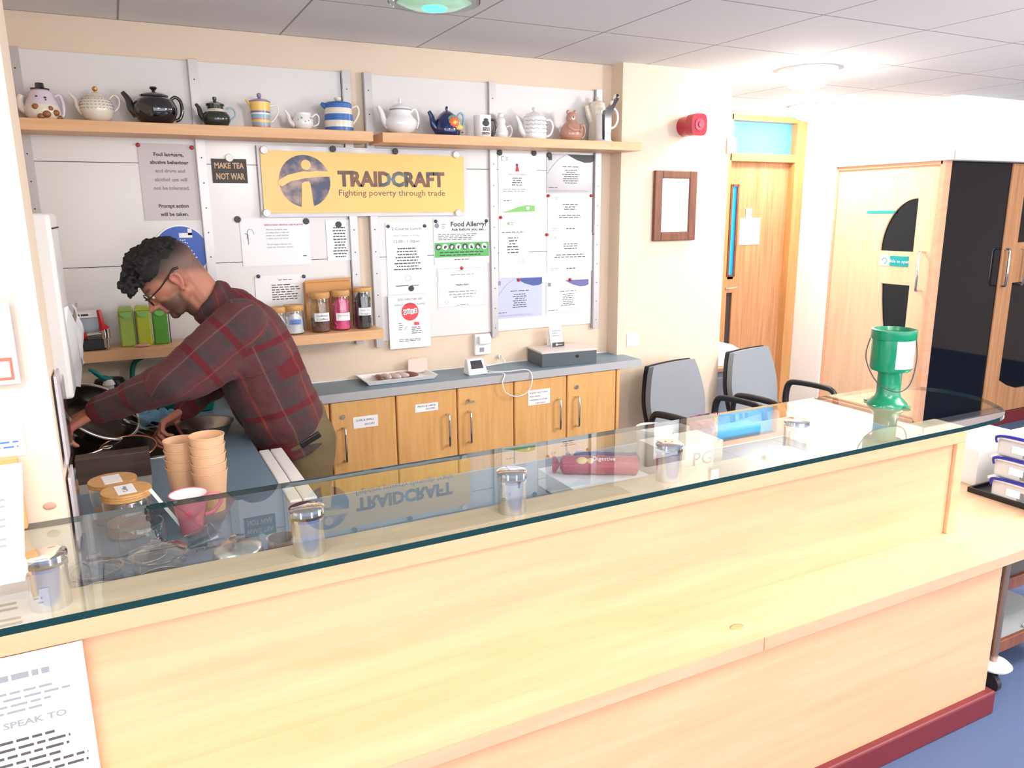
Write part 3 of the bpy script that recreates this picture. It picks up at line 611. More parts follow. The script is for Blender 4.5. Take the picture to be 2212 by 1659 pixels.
def f(b, y):
    b.text('Certificate', .64, 1.395, .011, y, 2).bars(.57, .71, 1.385, 1.375, 1, y, 2, al='c').text('Healthy Eating', .64, 1.327, .0085, y, 1, bold=True)
    b.bars(.56, .72, 1.305, 1.265, 3, y, 2, al='c'); b.bars(.60, .68, 1.235, 1.228, 1, y, 1, al='c'); b.tube(arc((.555, y, 1.25), .009, 0, 360, 14), .0008, 4, mi=2)
    for q in ((.516, .519, 1.224, 1.412), (.76, .763, 1.224, 1.412), (.516, .763, 1.224, 1.2255), (.516, .763, 1.4105, 1.412)): b.quad([(q[0], y, q[2]), (q[1] if q[1] - q[0] > .01 else q[0] + .001, y, q[2]), (q[1] if q[1] - q[0] > .01 else q[0] + .001, y, q[3]), (q[0], y, q[3])], 2)
sheet('certificate', .511, .768, 1.22, 1.418, 'white bordered certificate directly under the allergy notice', 'certificate', fn=f)
def f(b, y):
    b.tube(arc((.868, y, 1.93), .010, 40, 330, 12), .0015, 5, mi=1, flat=.2); b.bars(.883, .905, 1.94, 1.92, 3, y, 2); b.disc(.945, 1.9, .007, y, 1, 12); b.prism([(.935, 1.87), (.958, 1.87), (.95, 1.895), (.941, 1.895)], y, y - .0002, 'y', 3)
    b.text('Award in Food Hygiene', .945, 1.853, .007, y, 3).bars(.90, .99, 1.843, 1.80, 4, y, 1, al='c', fill=.6); b.bars(.865, 1.03, 1.79, 1.77, 2, y, 2); b.bars(.87, .93, 1.735, 1.725, 1, y, 1)
    b.prism([(.85, 1.672), (1.045, 1.678), (1.045, 1.705), (1.0, 1.709), (.95, 1.7), (.9, 1.683)], y, y - .0002, 'y', 4); b.disc(1.005, 1.693, .009, y - .0006, 0, 14)
sheet('certificate', .843, 1.056, 1.66, 1.955, 'white certificate with a green curved foot on the right board', 'certificate', fn=f, inks=('ink', 'ink_grey', 'ink_red', 'green_ink'))
def cert(x0, z0, w_, h_, corner, heads=True):
    def f(b, y):
        b.bars(x0 + w_ * .30, x0 + w_ * .72, z0 + h_ * .72, z0 + h_ * .64, 1, y, 1, al='c', fill=1, t=.004, dash=.03)
        b.bars(x0 + w_ * .24, x0 + w_ * .78, z0 + h_ * .62, z0 + h_ * .24, 7, y, 1, al='c', fill=.55, dash=.016); b.bars(x0 + w_ * .04, x0 + w_ * .3, z0 + h_ * .17, z0 + h_ * .12, 1, y, 1); b.bars(x0 + w_ * .04, x0 + w_ * .97, z0 + h_ * .09, z0 + h_ * .04, 2, y, 2, dash=.01, fill=.85)
        b.prism([(x0 + w_ * .42, z0 + h_ * .995), (x0 + w_ * .62, z0 + h_ * .86), (x0 + w_ * .8, z0 + h_ * .79), (x0 + w_ * .93, z0 + h_ * .8), (x0 + w_ * .998, z0 + h_ * .84), (x0 + w_ * .998, z0 + h_ * .995)], y, y - .0002, 'y', 3)
        b.tube([(x0 + w_ * .01, y, z0 + h_ * .5), (x0 + w_ * .1, y, z0 + h_ * .66), (x0 + w_ * .24, y, z0 + h_ * .86), (x0 + w_ * .4, y, z0 + h_ * .985)], .0011, 4, mi=2, flat=.2); b.quad([(x0 + w_ * .03, y, z0 + h_ * .84), (x0 + w_ * .11, y, z0 + h_ * .84), (x0 + w_ * .11, y, z0 + h_ * .95), (x0 + w_ * .03, y, z0 + h_ * .95)], 4)
    return f
CI = ('ink', 'ink_grey')
sheet('certificate', 1.113, 1.392, 1.766, 1.958, 'grey certificate with a dark curved corner, top right of the right board', 'certificate', fn=cert(1.113, 1.766, .279, .192, 0), paper=mat('cert_grey', (150, 145, 150), .25), inks=('dark_grey_ink', 'ink_grey', 'dark_grey_ink', 'dark_grey_ink'))
sheet('certificate', .82, 1.087, 1.148, 1.352, 'lilac certificate with a blue curved corner, lower left of the right board end', 'certificate', fn=cert(.82, 1.148, .267, .2, 0), paper='lilac_paper', inks=('dark_grey_ink', 'ink_grey', 'navy_ink', 'ink_grey'))
sheet('certificate', 1.112, 1.37, 1.145, 1.325, 'white certificate with a violet blue corner, lowest at the right', 'certificate', fn=cert(1.112, 1.145, .258, .18, 0), inks=('dark_grey_ink', 'ink_grey', mat('violet_ink', (104, 104, 160), .5), 'ink_grey'))
def plain(x0, z0, w_, h_):
    def f(b, y):
        b.tube(arc((x0 + .03, y, z0 + h_ * .9), .006, 0, 300, 10), .001, 4, mi=1, flat=.3); b.bars(x0 + .04, x0 + .065, z0 + h_ * .94, z0 + h_ * .86, 2, y, 2); b.bars(x0 + w_ * .3, x0 + w_ * .72, z0 + h_ * .76, z0 + h_ * .58, 3, y, 1, al='c', fill=.7)
        b.bars(x0 + w_ * .1, x0 + w_ * .9, z0 + h_ * .48, z0 + h_ * .36, 2, y, 1, al='c', fill=.8); b.bars(x0 + w_ * .42, x0 + w_ * .7, z0 + h_ * .12, z0 + h_ * .06, 1, y, 1, t=.006); b.bars(x0 + .02, x0 + .07, z0 + h_ * .12, z0 + h_ * .04, 2, y, 2)
    return f
sheet('certificate', 1.12, 1.38, 1.572, 1.76, 'plain white certificate just below the grey certificate', 'certificate', fn=plain(1.12, 1.572, .26, .188))
sheet('certificate', 1.117, 1.391, 1.367, 1.565, 'plain white certificate above the one with the violet blue corner', 'certificate', fn=plain(1.117, 1.367, .274, .198))
def f(b, y):
    b.disc(.895, 1.62, .008, y, 4, 12); b.bars(.907, .935, 1.628, 1.61, 2, y, 2); b.bars(.855, .985, 1.583, 1.572, 1, y, 1, al='c', fill=1); b.bars(.88, .96, 1.556, 1.47, 6, y, 1, al='c', fill=.7); b.tube(arc((.965, y, 1.435), .014, 0, 360, 16), .0008, 4, mi=2)
sheet('certificate', .842, 1.008, 1.355, 1.655, 'upright white certificate left of centre on the right board end', 'certificate', fn=f, inks=('ink', 'ink_grey', 'ink_red', 'green_ink'))
# sockets on the wall
so = thing('power_socket', 'white double socket with a plug on the cream wall under the right board', 'socket', (.74, 0, 1.02))
B().box(-.045, .0425, -.03, 0, -.045, .06).build('plate', 'white_plastic', so, bevel=.004)
B().box(-.03, .035, -.055, -.03, .012, .052).build('plug', 'white_plastic', so, bevel=.005)
B().box(-.02, .004, -.0315, -.03, -.03, -.008).build('switch', 'ink_grey', so)
s2 = thing('cable_clip', 'small round socket knob with dark contacts low on the wall', 'socket', (.842, 0, .955))
b = B(); b.X = Matrix.Rotation(R(90), 4, 'X'); b.cyl((0, 0, 0), .011, .02, 16); b.build('body', 'white_plastic', s2)
B().box(-.001, .004, -.023, -.02, -.004, .006).build('contact', 'ink', s2)
# ================================================================ upper shelf crockery
mat('cream_glaze', (232, 222, 206), .18, coat=.5); mat('white_glaze', (240, 238, 238), .15, coat=.6); mat('black_glaze', (16, 16, 26), .08, coat=1, spec=.7); mat('green_glaze', (44, 50, 44), .15, noise=.5, scale=90, coat=.6)
mat('navy_glaze', (20, 38, 92), .1, coat=.8); mat('brown_glaze', (190, 140, 120), .25, coat=.5, noise=.15, scale=30); mat('blue_stripe', (58, 108, 180), .3); mat('gold', (206, 150, 90), .2, .9); mat('lilac_glaze', (222, 206, 220), .2); mat('patch_brown', (150, 100, 60), .3)
mat('yellow_glaze', (246, 206, 110), .3); mat('pink_glaze', (206, 150, 156), .3); mat('sky_glaze', (150, 186, 200), .3); mat('violet_glaze', (126, 126, 170), .2)
ZS = 2.012
def pot(name, lab, u, prof, bm, sp=None, hd=None, lid=None, knob=None, lm=None, y=-.115, shelf=None, cat='teapot', stripes=None, extra=None, hr=.0045, sm=None, hm=None, sx=1, sc=1, sz=None):
    shelf = ZS if u < 800 else 2.009
    p = PY(u, 280, y); t = thing(name, lab, cat, (p.x, y, shelf), 0); t.scale = (sc, sc, sz or sc)
    body = B(); mats = [bm]
    if stripes:
        for (za, zb, m_) in stripes:
            seg = [q for q in prof if za - 1e-6 <= q[1] <= zb + 1e-6]
            def rad(z):
                for a, b_ in zip(prof[:-1], prof[1:]):
                    if a[1] <= z <= b_[1] and b_[1] > a[1]: return a[0] + (b_[0] - a[0]) * (z - a[1]) / (b_[1] - a[1])
                return prof[-1][0]
            seg = [(rad(za), za)] + [q for q in seg if za < q[1] < zb] + [(rad(zb), zb)]
            if m_ not in mats: mats.append(m_)
            body.lathe(seg, seg=30, mi=mats.index(m_))
        body.lathe([(0, .0005), (prof[0][0] if prof[0][0] > .001 else prof[1][0], .0005)], seg=30)
    else: body.lathe(prof, seg=30, sx=sx)
    if extra:
        eb = B(); em_ = [bm]; extra(eb, em_)
        for q in em_:
            if q not in mats: mats.append(q)
        body.add(eb.v, eb.f); n_ = len(eb.f)
        for i in range(n_): body.mi[-n_ + i] = mats.index(em_[eb.mi[i]]); body.sm[-n_ + i] = eb.sm[i]
    body.build('body', mats, t)
    if sp: B().tube(spline([(a[0], 0, a[1]) for a in sp], 5), [sp[0][2] + (sp[-1][2] - sp[0][2]) * k / (5 * (len(sp) - 1)) for k in range(5 * (len(sp) - 1) + 1)], 12).build('spout', sm or bm, t)
    if hd: B().tube(spline([(a[0], 0, a[1]) for a in hd], 5), hr, 8).build('handle', hm or bm, t)
    if lid:
        l = B().lathe(lid, seg=28).build('lid', lm or bm, t)
        if knob: B().lathe(knob[1:], seg=18).build('knob', knob[0], l)
    return t
# 1 cow-patch pot with black hat lid
def ex(b, m):
    m += ['patch_brown', 'black_glaze']
    for (a, z, r_, k) in ((-40, .03, .016, 1), (-75, .022, .017, 1), (-110, .05, .014, 1), (-20, .012, .013, 1), (-60, .045, .012, 1), (-95, .012, .014, 1)):
        an = R(a); rad = .066; b.ell((rad * .93 * math.cos(an), rad * .93 * math.sin(an), z), (r_, r_, r_ * .9), 1, 10, ring=6)
    b.ell((-.014, -.05, .092), (.006, .005, .003), 2, 8, ring=5).ell((.017, -.05, .088), (.006, .005, .004), 2, 8, ring=5).ell((.018, -.052, .078), .004, 2, 8, ring=5)
pot('novelty_teapot', 'cow-patched novelty teapot with a black hat lid, leftmost on the upper shelf', 98, [(0, 0), (.052, 0), (.066, .02), (.068, .045), (.058, .075), (.05, .09), (.045, .11), (.03, .125), (0, .128)], 'cream_glaze',
    stripes=[(0, .062, 'cream_glaze'), (.062, .128, 'lilac_glaze')], sp=[(-.055, .035, .017), (-.075, .05, .014), (-.078, .08, .012), (-.07, .1, .012)], hd=[(.05, .1), (.068, .105), (.078, .07), (.074, .025), (.06, .015)], hr=.007, hm='lilac_glaze', lid=[(.034, .124), (.036, .128), (.018, .132), (.016, .15), (0, .152)], lm='black_glaze', extra=ex, sc=.86, sz=.86)
def ex(b, m):
    m += ['ink_grey']
    for z in (.055, .068, .08, .092):
        r_ = {.055: .0715, .068: .0712, .08: .0665, .092: .0585}[z]
        for k in range(26):
            a = 2 * math.pi * k / 26; b.tube([((r_) * math.cos(a + d_), r_ * math.sin(a + d_), z + .002 * math.sin(k * 5 + d_ * 60)) for d_ in (0, .06, .13)], .0013, 4, mi=1)
pot('teapot', 'round cream teapot with bands of grey script and a gold knob', 215, [(.035, 0), (.04, .004), (.06, .018), (.071, .045), (.0715, .062), (.066, .08), (.055, .096), (.04, .104)], 'cream_glaze',
    sp=[(-.06, .035, .012), (-.078, .06, .009), (-.085, .09, .007), (-.105, .112, .005)], hd=[(.05, .09), (.075, .115), (.095, .1), (.092, .07), (.073, .05)], hr=.004, lid=[(.042, .104), (.03, .116), (.01, .123), (0, .124)], knob=('gold', (0, .122), (.005, .123), (.005, .126), (.012, .132), (.012, .140), (.005, .146), (0, .147)), extra=ex, sc=.80, sz=.88)
pot('teapot', 'large glossy black teapot', 340, [(.055, 0), (.06, .004), (.075, .02), (.089, .05), (.09, .075), (.08, .102), (.06, .118), (.05, .12)], 'black_glaze',
    sp=[(-.07, .04, .022), (-.093, .07, .017), (-.102, .105, .012), (-.122, .135, .009)], hd=[(.066, .112), (.085, .124), (.105, .105), (.107, .06), (.095, .03), (.078, .022)], hr=.0075,
    lid=[(.058, .12), (.058, .127), (.045, .135), (.015, .14), (0, .14)], knob=('black_glaze', (.008, .138), (.007, .148), (.016, .156), (.014, .163), (0, .165)), sc=.88, sz=.85)
pot('teapot', 'small dark green speckled teapot with a cream band', 469, [(.04, 0), (.044, .004), (.056, .025), (.055, .045), (.042, .062), (.032, .07), (.032, .088)], 'green_glaze', stripes=[(0, .06, 'green_glaze'), (.06, .072, 'cream_glaze'), (.072, .088, 'green_glaze')],
    sp=[(-.045, .03, .014), (-.058, .05, .01), (-.064, .075, .008), (-.075, .09, .006)], hd=[(.04, .075), (.06, .08), (.075, .07), (.076, .05), (.055, .03)], hr=.0035, hm='sky_glaze',
    lid=[(.036, .086), (.037, .092), (.025, .098), (.01, .104), (0, .104)], knob=('green_glaze', (.004, .103), (.009, .112), (.008, .12), (0, .122)), sc=.95)
pot('tall_mug_pot', 'tall pot striped yellow, blue and pink with a violet lid', 565, [(.036, 0), (.037, .02), (.039, .06), (.043, .105), (.044, .112)], 'yellow_glaze',
    stripes=[(0, .014, 'pink_glaze'), (.014, .026, 'sky_glaze'), (.026, .036, 'yellow_glaze'), (.036, .042, 'pink_glaze'), (.042, .058, 'sky_glaze'), (.058, .064, 'white_glaze'), (.064, .072, 'violet_glaze'), (.072, .108, 'yellow_glaze'), (.108, .112, 'violet_glaze')],
    sp=[(-.04, .1, .008), (-.056, .118, .004)], hd=[(.042, .095), (.07, .1), (.074, .075), (.06, .045), (.042, .03)], hr=.0035, hm='white_glaze', lid=[(.045, .112), (.03, .12), (.008, .124), (0, .124)], lm='pink_glaze', knob=('violet_glaze', (.004, .123), (.010, .133), (.009, .143), (0, .147)), sc=.95)
def ex(b, m):
    m += ['pink_glaze', 'green_ink']
    for k in range(7): b.ell((.038 * math.cos(R(-130 + 20 * k)), .039 * math.sin(R(-130 + 20 * k)), .04 + .008 * math.sin(k * 2)), (.005, .004, .004), 1 + k % 2, 8, ring=5)
pot('teapot', 'tiny lidless white teapot with pale flowers', 656, [(.025, 0), (.028, .003), (.04, .02), (.042, .04), (.036, .055), (.033, .062), (.036, .07), (.034, .07), (.03, .06)], 'white_glaze', sp=[(-.035, .02, .012), (-.052, .035, .008), (-.06, .06, .006), (-.072, .078, .004)], hd=[(.036, .055), (.055, .068), (.066, .055), (.062, .03), (.04, .018)], hr=.0035, extra=ex)
pot('jug_pot', 'cylindrical jug pot with broad blue and cream stripes', 733, [(.060, 0), (.060, .04), (.058, .08), (.056, .11)], 'cream_glaze', stripes=[(0, .018, 'blue_stripe'), (.018, .044, 'cream_glaze'), (.044, .07, 'blue_stripe'), (.07, .094, 'cream_glaze'), (.094, .112, 'blue_stripe')],
    sp=[(-.045, .098, .016), (-.072, .112, .006)], sm='blue_stripe', hd=[(.056, .1), (.08, .108), (.088, .085), (.075, .055), (.058, .035)], hr=.005, hm='cream_glaze', lid=[(.057, .111), (.05, .118), (.02, .124), (0, .125)], lm='blue_stripe', knob=('cream_glaze', (.006, .123), (.015, .132), (.015, .138), (0, .142)))
pot('teapot', 'white teapot with a thin grey rim and a pointed knob', 866, [(.045, 0), (.042, .005), (.06, .015), (.078, .035), (.078, .052), (.06, .07), (.05, .082), (.05, .1)], 'white_glaze', sp=[(-.06, .035, .018), (-.08, .055, .013), (-.09, .085, .01), (-.105, .108, .008)], hd=[(.05, .09), (.068, .105), (.082, .09), (.088, .055), (.076, .03)], hr=.005,
    stripes=[(0, .095, 'white_glaze'), (.095, .1, 'ink_grey')], lid=[(.05, .1), (.045, .11), (.02, .12), (.008, .123), (0, .123)], knob=('white_glaze', (.005, .122), (.0065, .135), (.003, .146), (0, .149)), sc=.95, sz=1.08)
def ex(b, m):
    m += [mat('sage', (120, 160, 140), .3), mat('orange_glaze', (238, 118, 58), .3), 'yellow_glaze']
    b.ell((.014, -.048, .06), (.036, .016, .038), 1, 18).ell((.012, -.06, .062), (.021, .01, .02), 2, 14).ell((.012, -.068, .062), (.010, .006, .010), 3, 12).ell((.038, -.052, .042), (.022, .012, .014), 3, 12)
    for k in range(10): b.ell((.012 + .02 * math.cos(k * .628), -.06, .062 + .02 * math.sin(k * .628)), (.006, .005, .006), 2, 8, ring=5)
    for k in range(5): b.ell((-.004 + .014 * k, -.062, .018 + .003 * (k % 2)), (.006, .004, .003), 0, 8, ring=5)
pot('teapot', 'dark blue teapot with an orange painted flower', 966, [(.055, 0), (.062, .01), (.066, .035), (.058, .075), (.036, .105), (.015, .115), (0, .116)], 'navy_glaze', sp=[(-.05, .03, .02), (-.07, .055, .014), (-.078, .09, .011), (-.092, .115, .008)], hd=[(.05, .09), (.07, .112), (.086, .1), (.084, .06), (.064, .035)], hr=.0055, hm='sky_glaze', lid=[(.03, .108), (.018, .118), (0, .119)], knob=('navy_glaze', (.004, .118), (.008, .13), (.005, .138), (0, .143)), extra=ex, sc=.94)
def ex(b, m):
    m += ['ink']
    M = Matrix.Translation((0, 0, 0))
    b.ell((.0, -.041, .062), (.017, .004, .016), 1, 14).ell((0, -.041, .078), (.012, .003, .006), 1, 10)
    b.text('HARBOUR', .0, .03, .008, -.0425, 1, bold=True, wide=.036).text('BREW', .0, .014, .012, -.0425, 1, bold=True, wide=.036)
def ex(b, m):
    m += ['ink']; b.ell((.0, -.040, .062), (.017, .004, .014), 1, 14).ell((0, -.041, .077), (.012, .003, .006), 1, 10)
    b.bars(-.019, .019, .044, .028, 2, -.0425, 1, al='c', fill=1, t=.006, dash=.012).text('BREW', .0, .012, .011, -.0425, 1, bold=True, wide=.04)
pot('mug', 'white mug with black print and a black handle', 1042, [(0, .001), (.038, 0), (.04, .004), (.041, .098), (.038, .098), (.037, .01), (0, .008)], 'white_glaze', hd=[(.038, .082), (.062, .08), (.072, .05), (.06, .022), (.038, .018)], hr=.0055, hm='black_glaze', cat='mug', extra=ex, y=-.13)
pot('small_teapot', 'little white pot with a round knob behind the printed mug', 1082, [(.025, 0), (.034, .012), (.036, .035), (.028, .055), (.02, .07), (.024, .085), (.018, .1), (0, .108)], 'white_glaze', hd=[(.03, .06), (.05, .066), (.06, .045), (.05, .02), (.034, .012)], hr=.004, lid=[(.014, .103), (.016, .112), (.01, .122), (0, .124)], y=-.07)
def ex(b, m):
    m += ['ink_grey']
    for z in (.03, .047, .064, .08):
        for k in range(18):
            a = R(-165 + 9 * k); r_ = .0605; b.tube([(r_ * math.cos(a + d_), r_ * math.sin(a + d_), z + .003 * math.sin(k * 2.2 + d_ * 30)) for d_ in (0, .05, .1)], .0009, 4, mi=1)
pot('teapot', 'white straight-sided teapot covered in faint grey writing', 1155, [(.055, 0), (.058, .004), (.06, .03), (.059, .07), (.057, .09), (.05, .1)], 'white_glaze', sp=[(-.05, .02, .017), (-.072, .04, .013), (-.082, .07, .01), (-.102, .1, .006)], hd=[(.058, .085), (.085, .09), (.102, .065), (.09, .03), (.06, .015)], hr=.0055, lid=[(.052, .1), (.04, .112), (.015, .122), (0, .123)], knob=('white_glaze', (.005, .121), (.014, .132), (.012, .14), (0, .143)), extra=ex, sc=.98, sz=1.07)
def ex(b, m):
    m += ['black_glaze', 'cream_glaze']
    b.ell((0, 0, .1), (.029, .027, .03)).ell((-.02, 0, .128), (.01, .008, .01)).ell((.02, 0, .128), (.01, .008, .01)).ell((-.006, -.026, .1), (.011, .008, .010), 2, 12).ell((-.008, -.034, .103), .004, 1, 8)
    b.tube([(-.035, -.03, .065), (-.015, -.055, .045), (.01, -.057, .048)], [.012, .011, .009], 8).tube([(.035, -.03, .065), (.03, -.05, .05), (.012, -.058, .04)], [.012, .011, .009], 8)
pot('bear_teapot', 'brown teapot shaped like a sitting bear', 1234, [(.04, 0), (.055, .012), (.062, .035), (.052, .062), (.035, .08), (.025, .09)], 'brown_glaze', hd=[(.05, .055), (.07, .075), (.082, .055), (.075, .025), (.055, .015)], hr=.006, extra=ex, sc=.95, sz=1.08)
pot('coffee_pot', 'tall cream coffee pot with a domed lid behind the black and white jug', 1290, [(.05, 0), (.055, .01), (.05, .1), (.045, .14), (.05, .16), (.045, .185)], 'cream_glaze', sp=[(-.04, .11, .02), (-.06, .14, .016), (-.075, .185, .012)], lid=[(.046, .185), (.04, .2), (.02, .21), (0, .212)], knob=('cream_glaze', (.006, .21), (.014, .22), (.012, .228), (0, .231)), cat='coffee pot', y=-.062, sc=.85, sz=.98)
def ex(b, m):
    m += ['black_glaze', 'cream_glaze']
    b.prism([(-.018, .005), (.018, .005), (.02, .13), (.045, .175), (.062, .2), (.05, .215), (.02, .17), (-.012, .145), (-.02, .125)], -.05, -.02, 'y', 1)
    b.ell((.052, -.035, .205), (.017, .014, .02), 2, 14).ell((.055, -.046, .21), (.009, .006, .014), 1, 12).ell((.03, -.04, .178), (.016, .01, .016), 2, 12)
pot('figure_jug', 'white jug with a black figure shape and a big loop handle at the right end', 1301, [(.048, 0), (.05, .006), (.034, .014), (.034, .12), (.03, .135), (0, .138)], 'white_glaze', hd=[(.02, .14), (.05, .165), (.082, .15), (.09, .11), (.07, .075), (.03, .065)], hr=.0055, extra=ex, cat='jug', y=-.15)
# ================================================================ lower shelf
ZL = 1.17
def at(u, v, y): return PY(u, v, y)
rp_ = thing('juice_press', 'chrome gadget with two red levers on the left end of the lower shelf', 'kitchen gadget', (-.955, -.14, ZL))
B().box(-.05, .03, -.03, .04, 0, .045).build('base', 'black_plastic', rp_, bevel=.004)
B().cyl((.032, -.03, .045), .016, .035, 20).cyl((.032, -.03, .01), .011, .035, 16).tube([(.03, -.03, .065), (-.03, -.03, .06)], .007, 10).build('spindle', 'chrome', rp_)
B().tube([(-.03, -.03, .06), (-.085, -.03, .055)], [.014, .012], 12).build('side_lever', 'red_plastic', rp_)
B().tube([(.03, -.03, .08), (.024, -.03, .1), (.018, -.03, .155)], [.02, .010, .007], 12).build('top_lever', 'red_plastic', rp_)
cb = thing('foil_carton', 'silver blue carton with a white lettered top behind the red levers', 'carton', (-1.0, -.1, ZL))
B().box(-.07, .065, 0, .06, 0, .12).build('box', mat('foil_blue', (160, 168, 180), .3, .3), cb, bevel=.003)
B().box(-.072, .067, -.003, .063, .12, .142).bars(-.05, .04, .125, .137, 1, -.0035, 1, t=.008, fill=1, dash=.02).build('top_label', ['paper', 'ink'], cb)
for i, (x, c_, lab) in enumerate(((-.845, (150, 176, 70), 'pale green tea pack, leftmost of the three green packs'), (-.785, (176, 186, 40), 'yellow green tea pack in the middle of the three packs'), (-.725, (86, 160, 50), 'bright green tea pack nearest the man\'s chin'))):
    t = thing('tea_pack', lab, 'tea pack', (x, -.12, ZL), 0, 'green tea packs')
    B().box(-.028, .026, -.02, .04, 0, .14).prism([(-.028, .14), (.026, .14), (.02, .155), (-.022, .155)], -.02, .04, 'y').build('pouch', mat('pack_%s' % ('pale', 'lime', 'grass')[i], c_, .4, noise=.12, scale=25), t, bevel=.006)
    B().disc(0, .135, .02, -.0265, 0, 18, math.pi, 2 * math.pi).build('flap', 'green_ink', t)
    if i != 1:
        sp_ = B().tube([(.031, -.022 + .003 * math.sin(k * 1.9), .005 + .0028 * k) for k in range(48)], .0022, 5).build('dark_cord', 'ink', t)
def jar(x, y, z, r, h, lab, fill, fm, lh=.018, label=None, lm='bamboo', group='glass storage jars', lz=None, name='storage_jar', open_=False, fr=.88):
    t = thing(name, lab, 'jar', (x, y, z), 0, group)
    B().lathe([(0, .001), (r * .92, .001), (r, .008), (r, h - .008), (r * .93, h)], seg=32).build('glass_body', 'clear_glass', t)
    if fill:
        fb_ = B(); rnd = random.Random(int(x * 1000)); hh = h * fill
        fb_.lathe([(0, .006), (r * fr, .006), (r * fr, hh * .55), (r * fr * .9, hh * .8), (r * fr * .5, hh), (0, hh)], seg=24)
        for k in range(26):
            a = rnd.uniform(0, 6.28); q = r * fr * .86; zz = rnd.uniform(.012, hh * .85)
            fb_.ell((q * math.cos(a), q * math.sin(a), zz), (r * .16, r * .16, r * .26), 0, 8, Matrix.Rotation(rnd.uniform(0, 3), 3, 'Y'), 6)
        fb_.build('contents', fm, t)
    if not open_: B().lathe([(0, h - .006), (r * .95, h - .006), (r * 1.04, h), (r * 1.04, h + lh), (r * .98, h + lh + .003), (0, h + lh + .003)], seg=32).build('lid', lm, t)
    if label:
        w_, h1, z1, txt, mi_ = label; lb = B(); n = 8; a0 = -math.pi / 2
        vs = []; 
        for k in range(n + 1):
            a = a0 + (k / n - .5) * w_ / r
            for zz in (z1, z1 + h1): vs.append(((r + .001) * math.cos(a), (r + .001) * math.sin(a), zz))
        lb.add(vs, [(2 * k, 2 * k + 2, 2 * k + 3, 2 * k + 1) for k in range(n)], 0, True)
        for k, s_ in enumerate(txt): lb.text(s_, 0, z1 + h1 * (.58 - .42 * k), h1 * .24, -r - .0025, 1, wide=w_ * .7)
        lb.build('label', mi_, t)
    return t
mat('sachet_white', (226, 226, 230), .3, noise=.1, scale=60); mat('coffee_brown', (96, 60, 48), .5, noise=.3, scale=50); mat('pink_wrap', (226, 70, 130), .3, noise=.25, scale=50); mat('black_wrap', (34, 34, 38), .25, noise=.4, scale=50); mat('label_blue', (120, 150, 220), .5)
jar(-.27, -.13, ZL, .038, .1, 'small jar of sachets mostly hidden by the man\'s back', .8, 'sachet_white')
jar(-.201, -.13, ZL, .042, .105, 'squat glass jar of white sachets with a blue label', .85, 'sachet_white', label=(.05, .022, .045, ('DECAF TEA', 'PEPPERMINT'), ['label_blue', 'ink']))
jar(-.087, -.125, ZL, .044, .152, 'tall jar of brown sachets labelled Decaffeinated Coffee', .42, 'coffee_brown', label=(.07, .036, .05, ('Decaffeinated', 'Coffee'), ['paper', 'ink']))
jar(.009, -.115, ZL, .04, .155, 'tall jar of pink packets with a white label', .92, 'pink_wrap', label=(.068, .034, .045, ('Hot Chocolate',), ['paper', 'ink_grey']))
jar(.108, -.115, ZL, .041, .17, 'tallest jar of black packets with its wooden lid ajar', .95, 'black_wrap', label=(.06, .034, .062, ('Fruit Tea', 'bags'), ['paper', 'ink_grey']), lh=.01)
kb = thing('kraft_box', 'brown cardboard box behind the jars on the lower shelf', 'box', (-.03, -.06, ZL))
B().box(-.1, .105, 0, .04, 0, .21).build('carton', mat('kraft', (206, 150, 92), .7, noise=.06, scale=12), kb, bevel=.002)
B().prism([(-.1, .21), (.103, .213), (.105, .226), (-.02, .222), (-.1, .219)], -.003, .003, 'y').build('torn_flap', 'kraft', kb)
tag(B().ell((-.80, -.165, ZL + .006), (.03, .016, .006)).build('wrapped_biscuit', 'pink_glaze'), 'small pinkish packet lying on the lower shelf before the tea packs', 'packet')
# paper towel dispenser and leaflets on the left
dp = thing('towel_dispenser', 'tall white paper towel dispenser on the left wall', 'dispenser', (-1.14, -.75, 1.14))
B().box(0, .13, -.14, .14, 0, .545).build('case', 'white_plastic', dp, bevel=.012, bseg=3)
B().box(.1305, .134, -.13, .13, .5, .504).build('lid_joint', 'gap', dp)
B().add([(.08, -.12, .25), (.14, -.05, .27), (.15, .06, .2), (.148, .1, .05), (.14, .04, .0), (.1, -.1, .04)], [(0, 1, 2, 3, 4, 5)]).build('towel', 'paper', dp)
pl = thing('paper_towel', 'crumpled white paper towel hanging out at the dispenser side', 'paper towel', (-1.0, -.60, 1.22))
b = B(); n = 9; vs = []
for i in range(n + 1):
    for j in range(n + 1): vs.append((.0 + .018 * math.sin(i * .9 + j * .5) * .6 + .012 * j / n, -.02 + .09 * j / n + .01 * math.sin(i * 1.4), .17 - .2 * i / n + .008 * math.cos(j * 1.2)))
b.add(vs, [(i * (n + 1) + j, i * (n + 1) + j + 1, (i + 1) * (n + 1) + j + 1, (i + 1) * (n + 1) + j) for i in range(n) for j in range(n)], 0, True)
b.build('sheet', 'paper', pl)
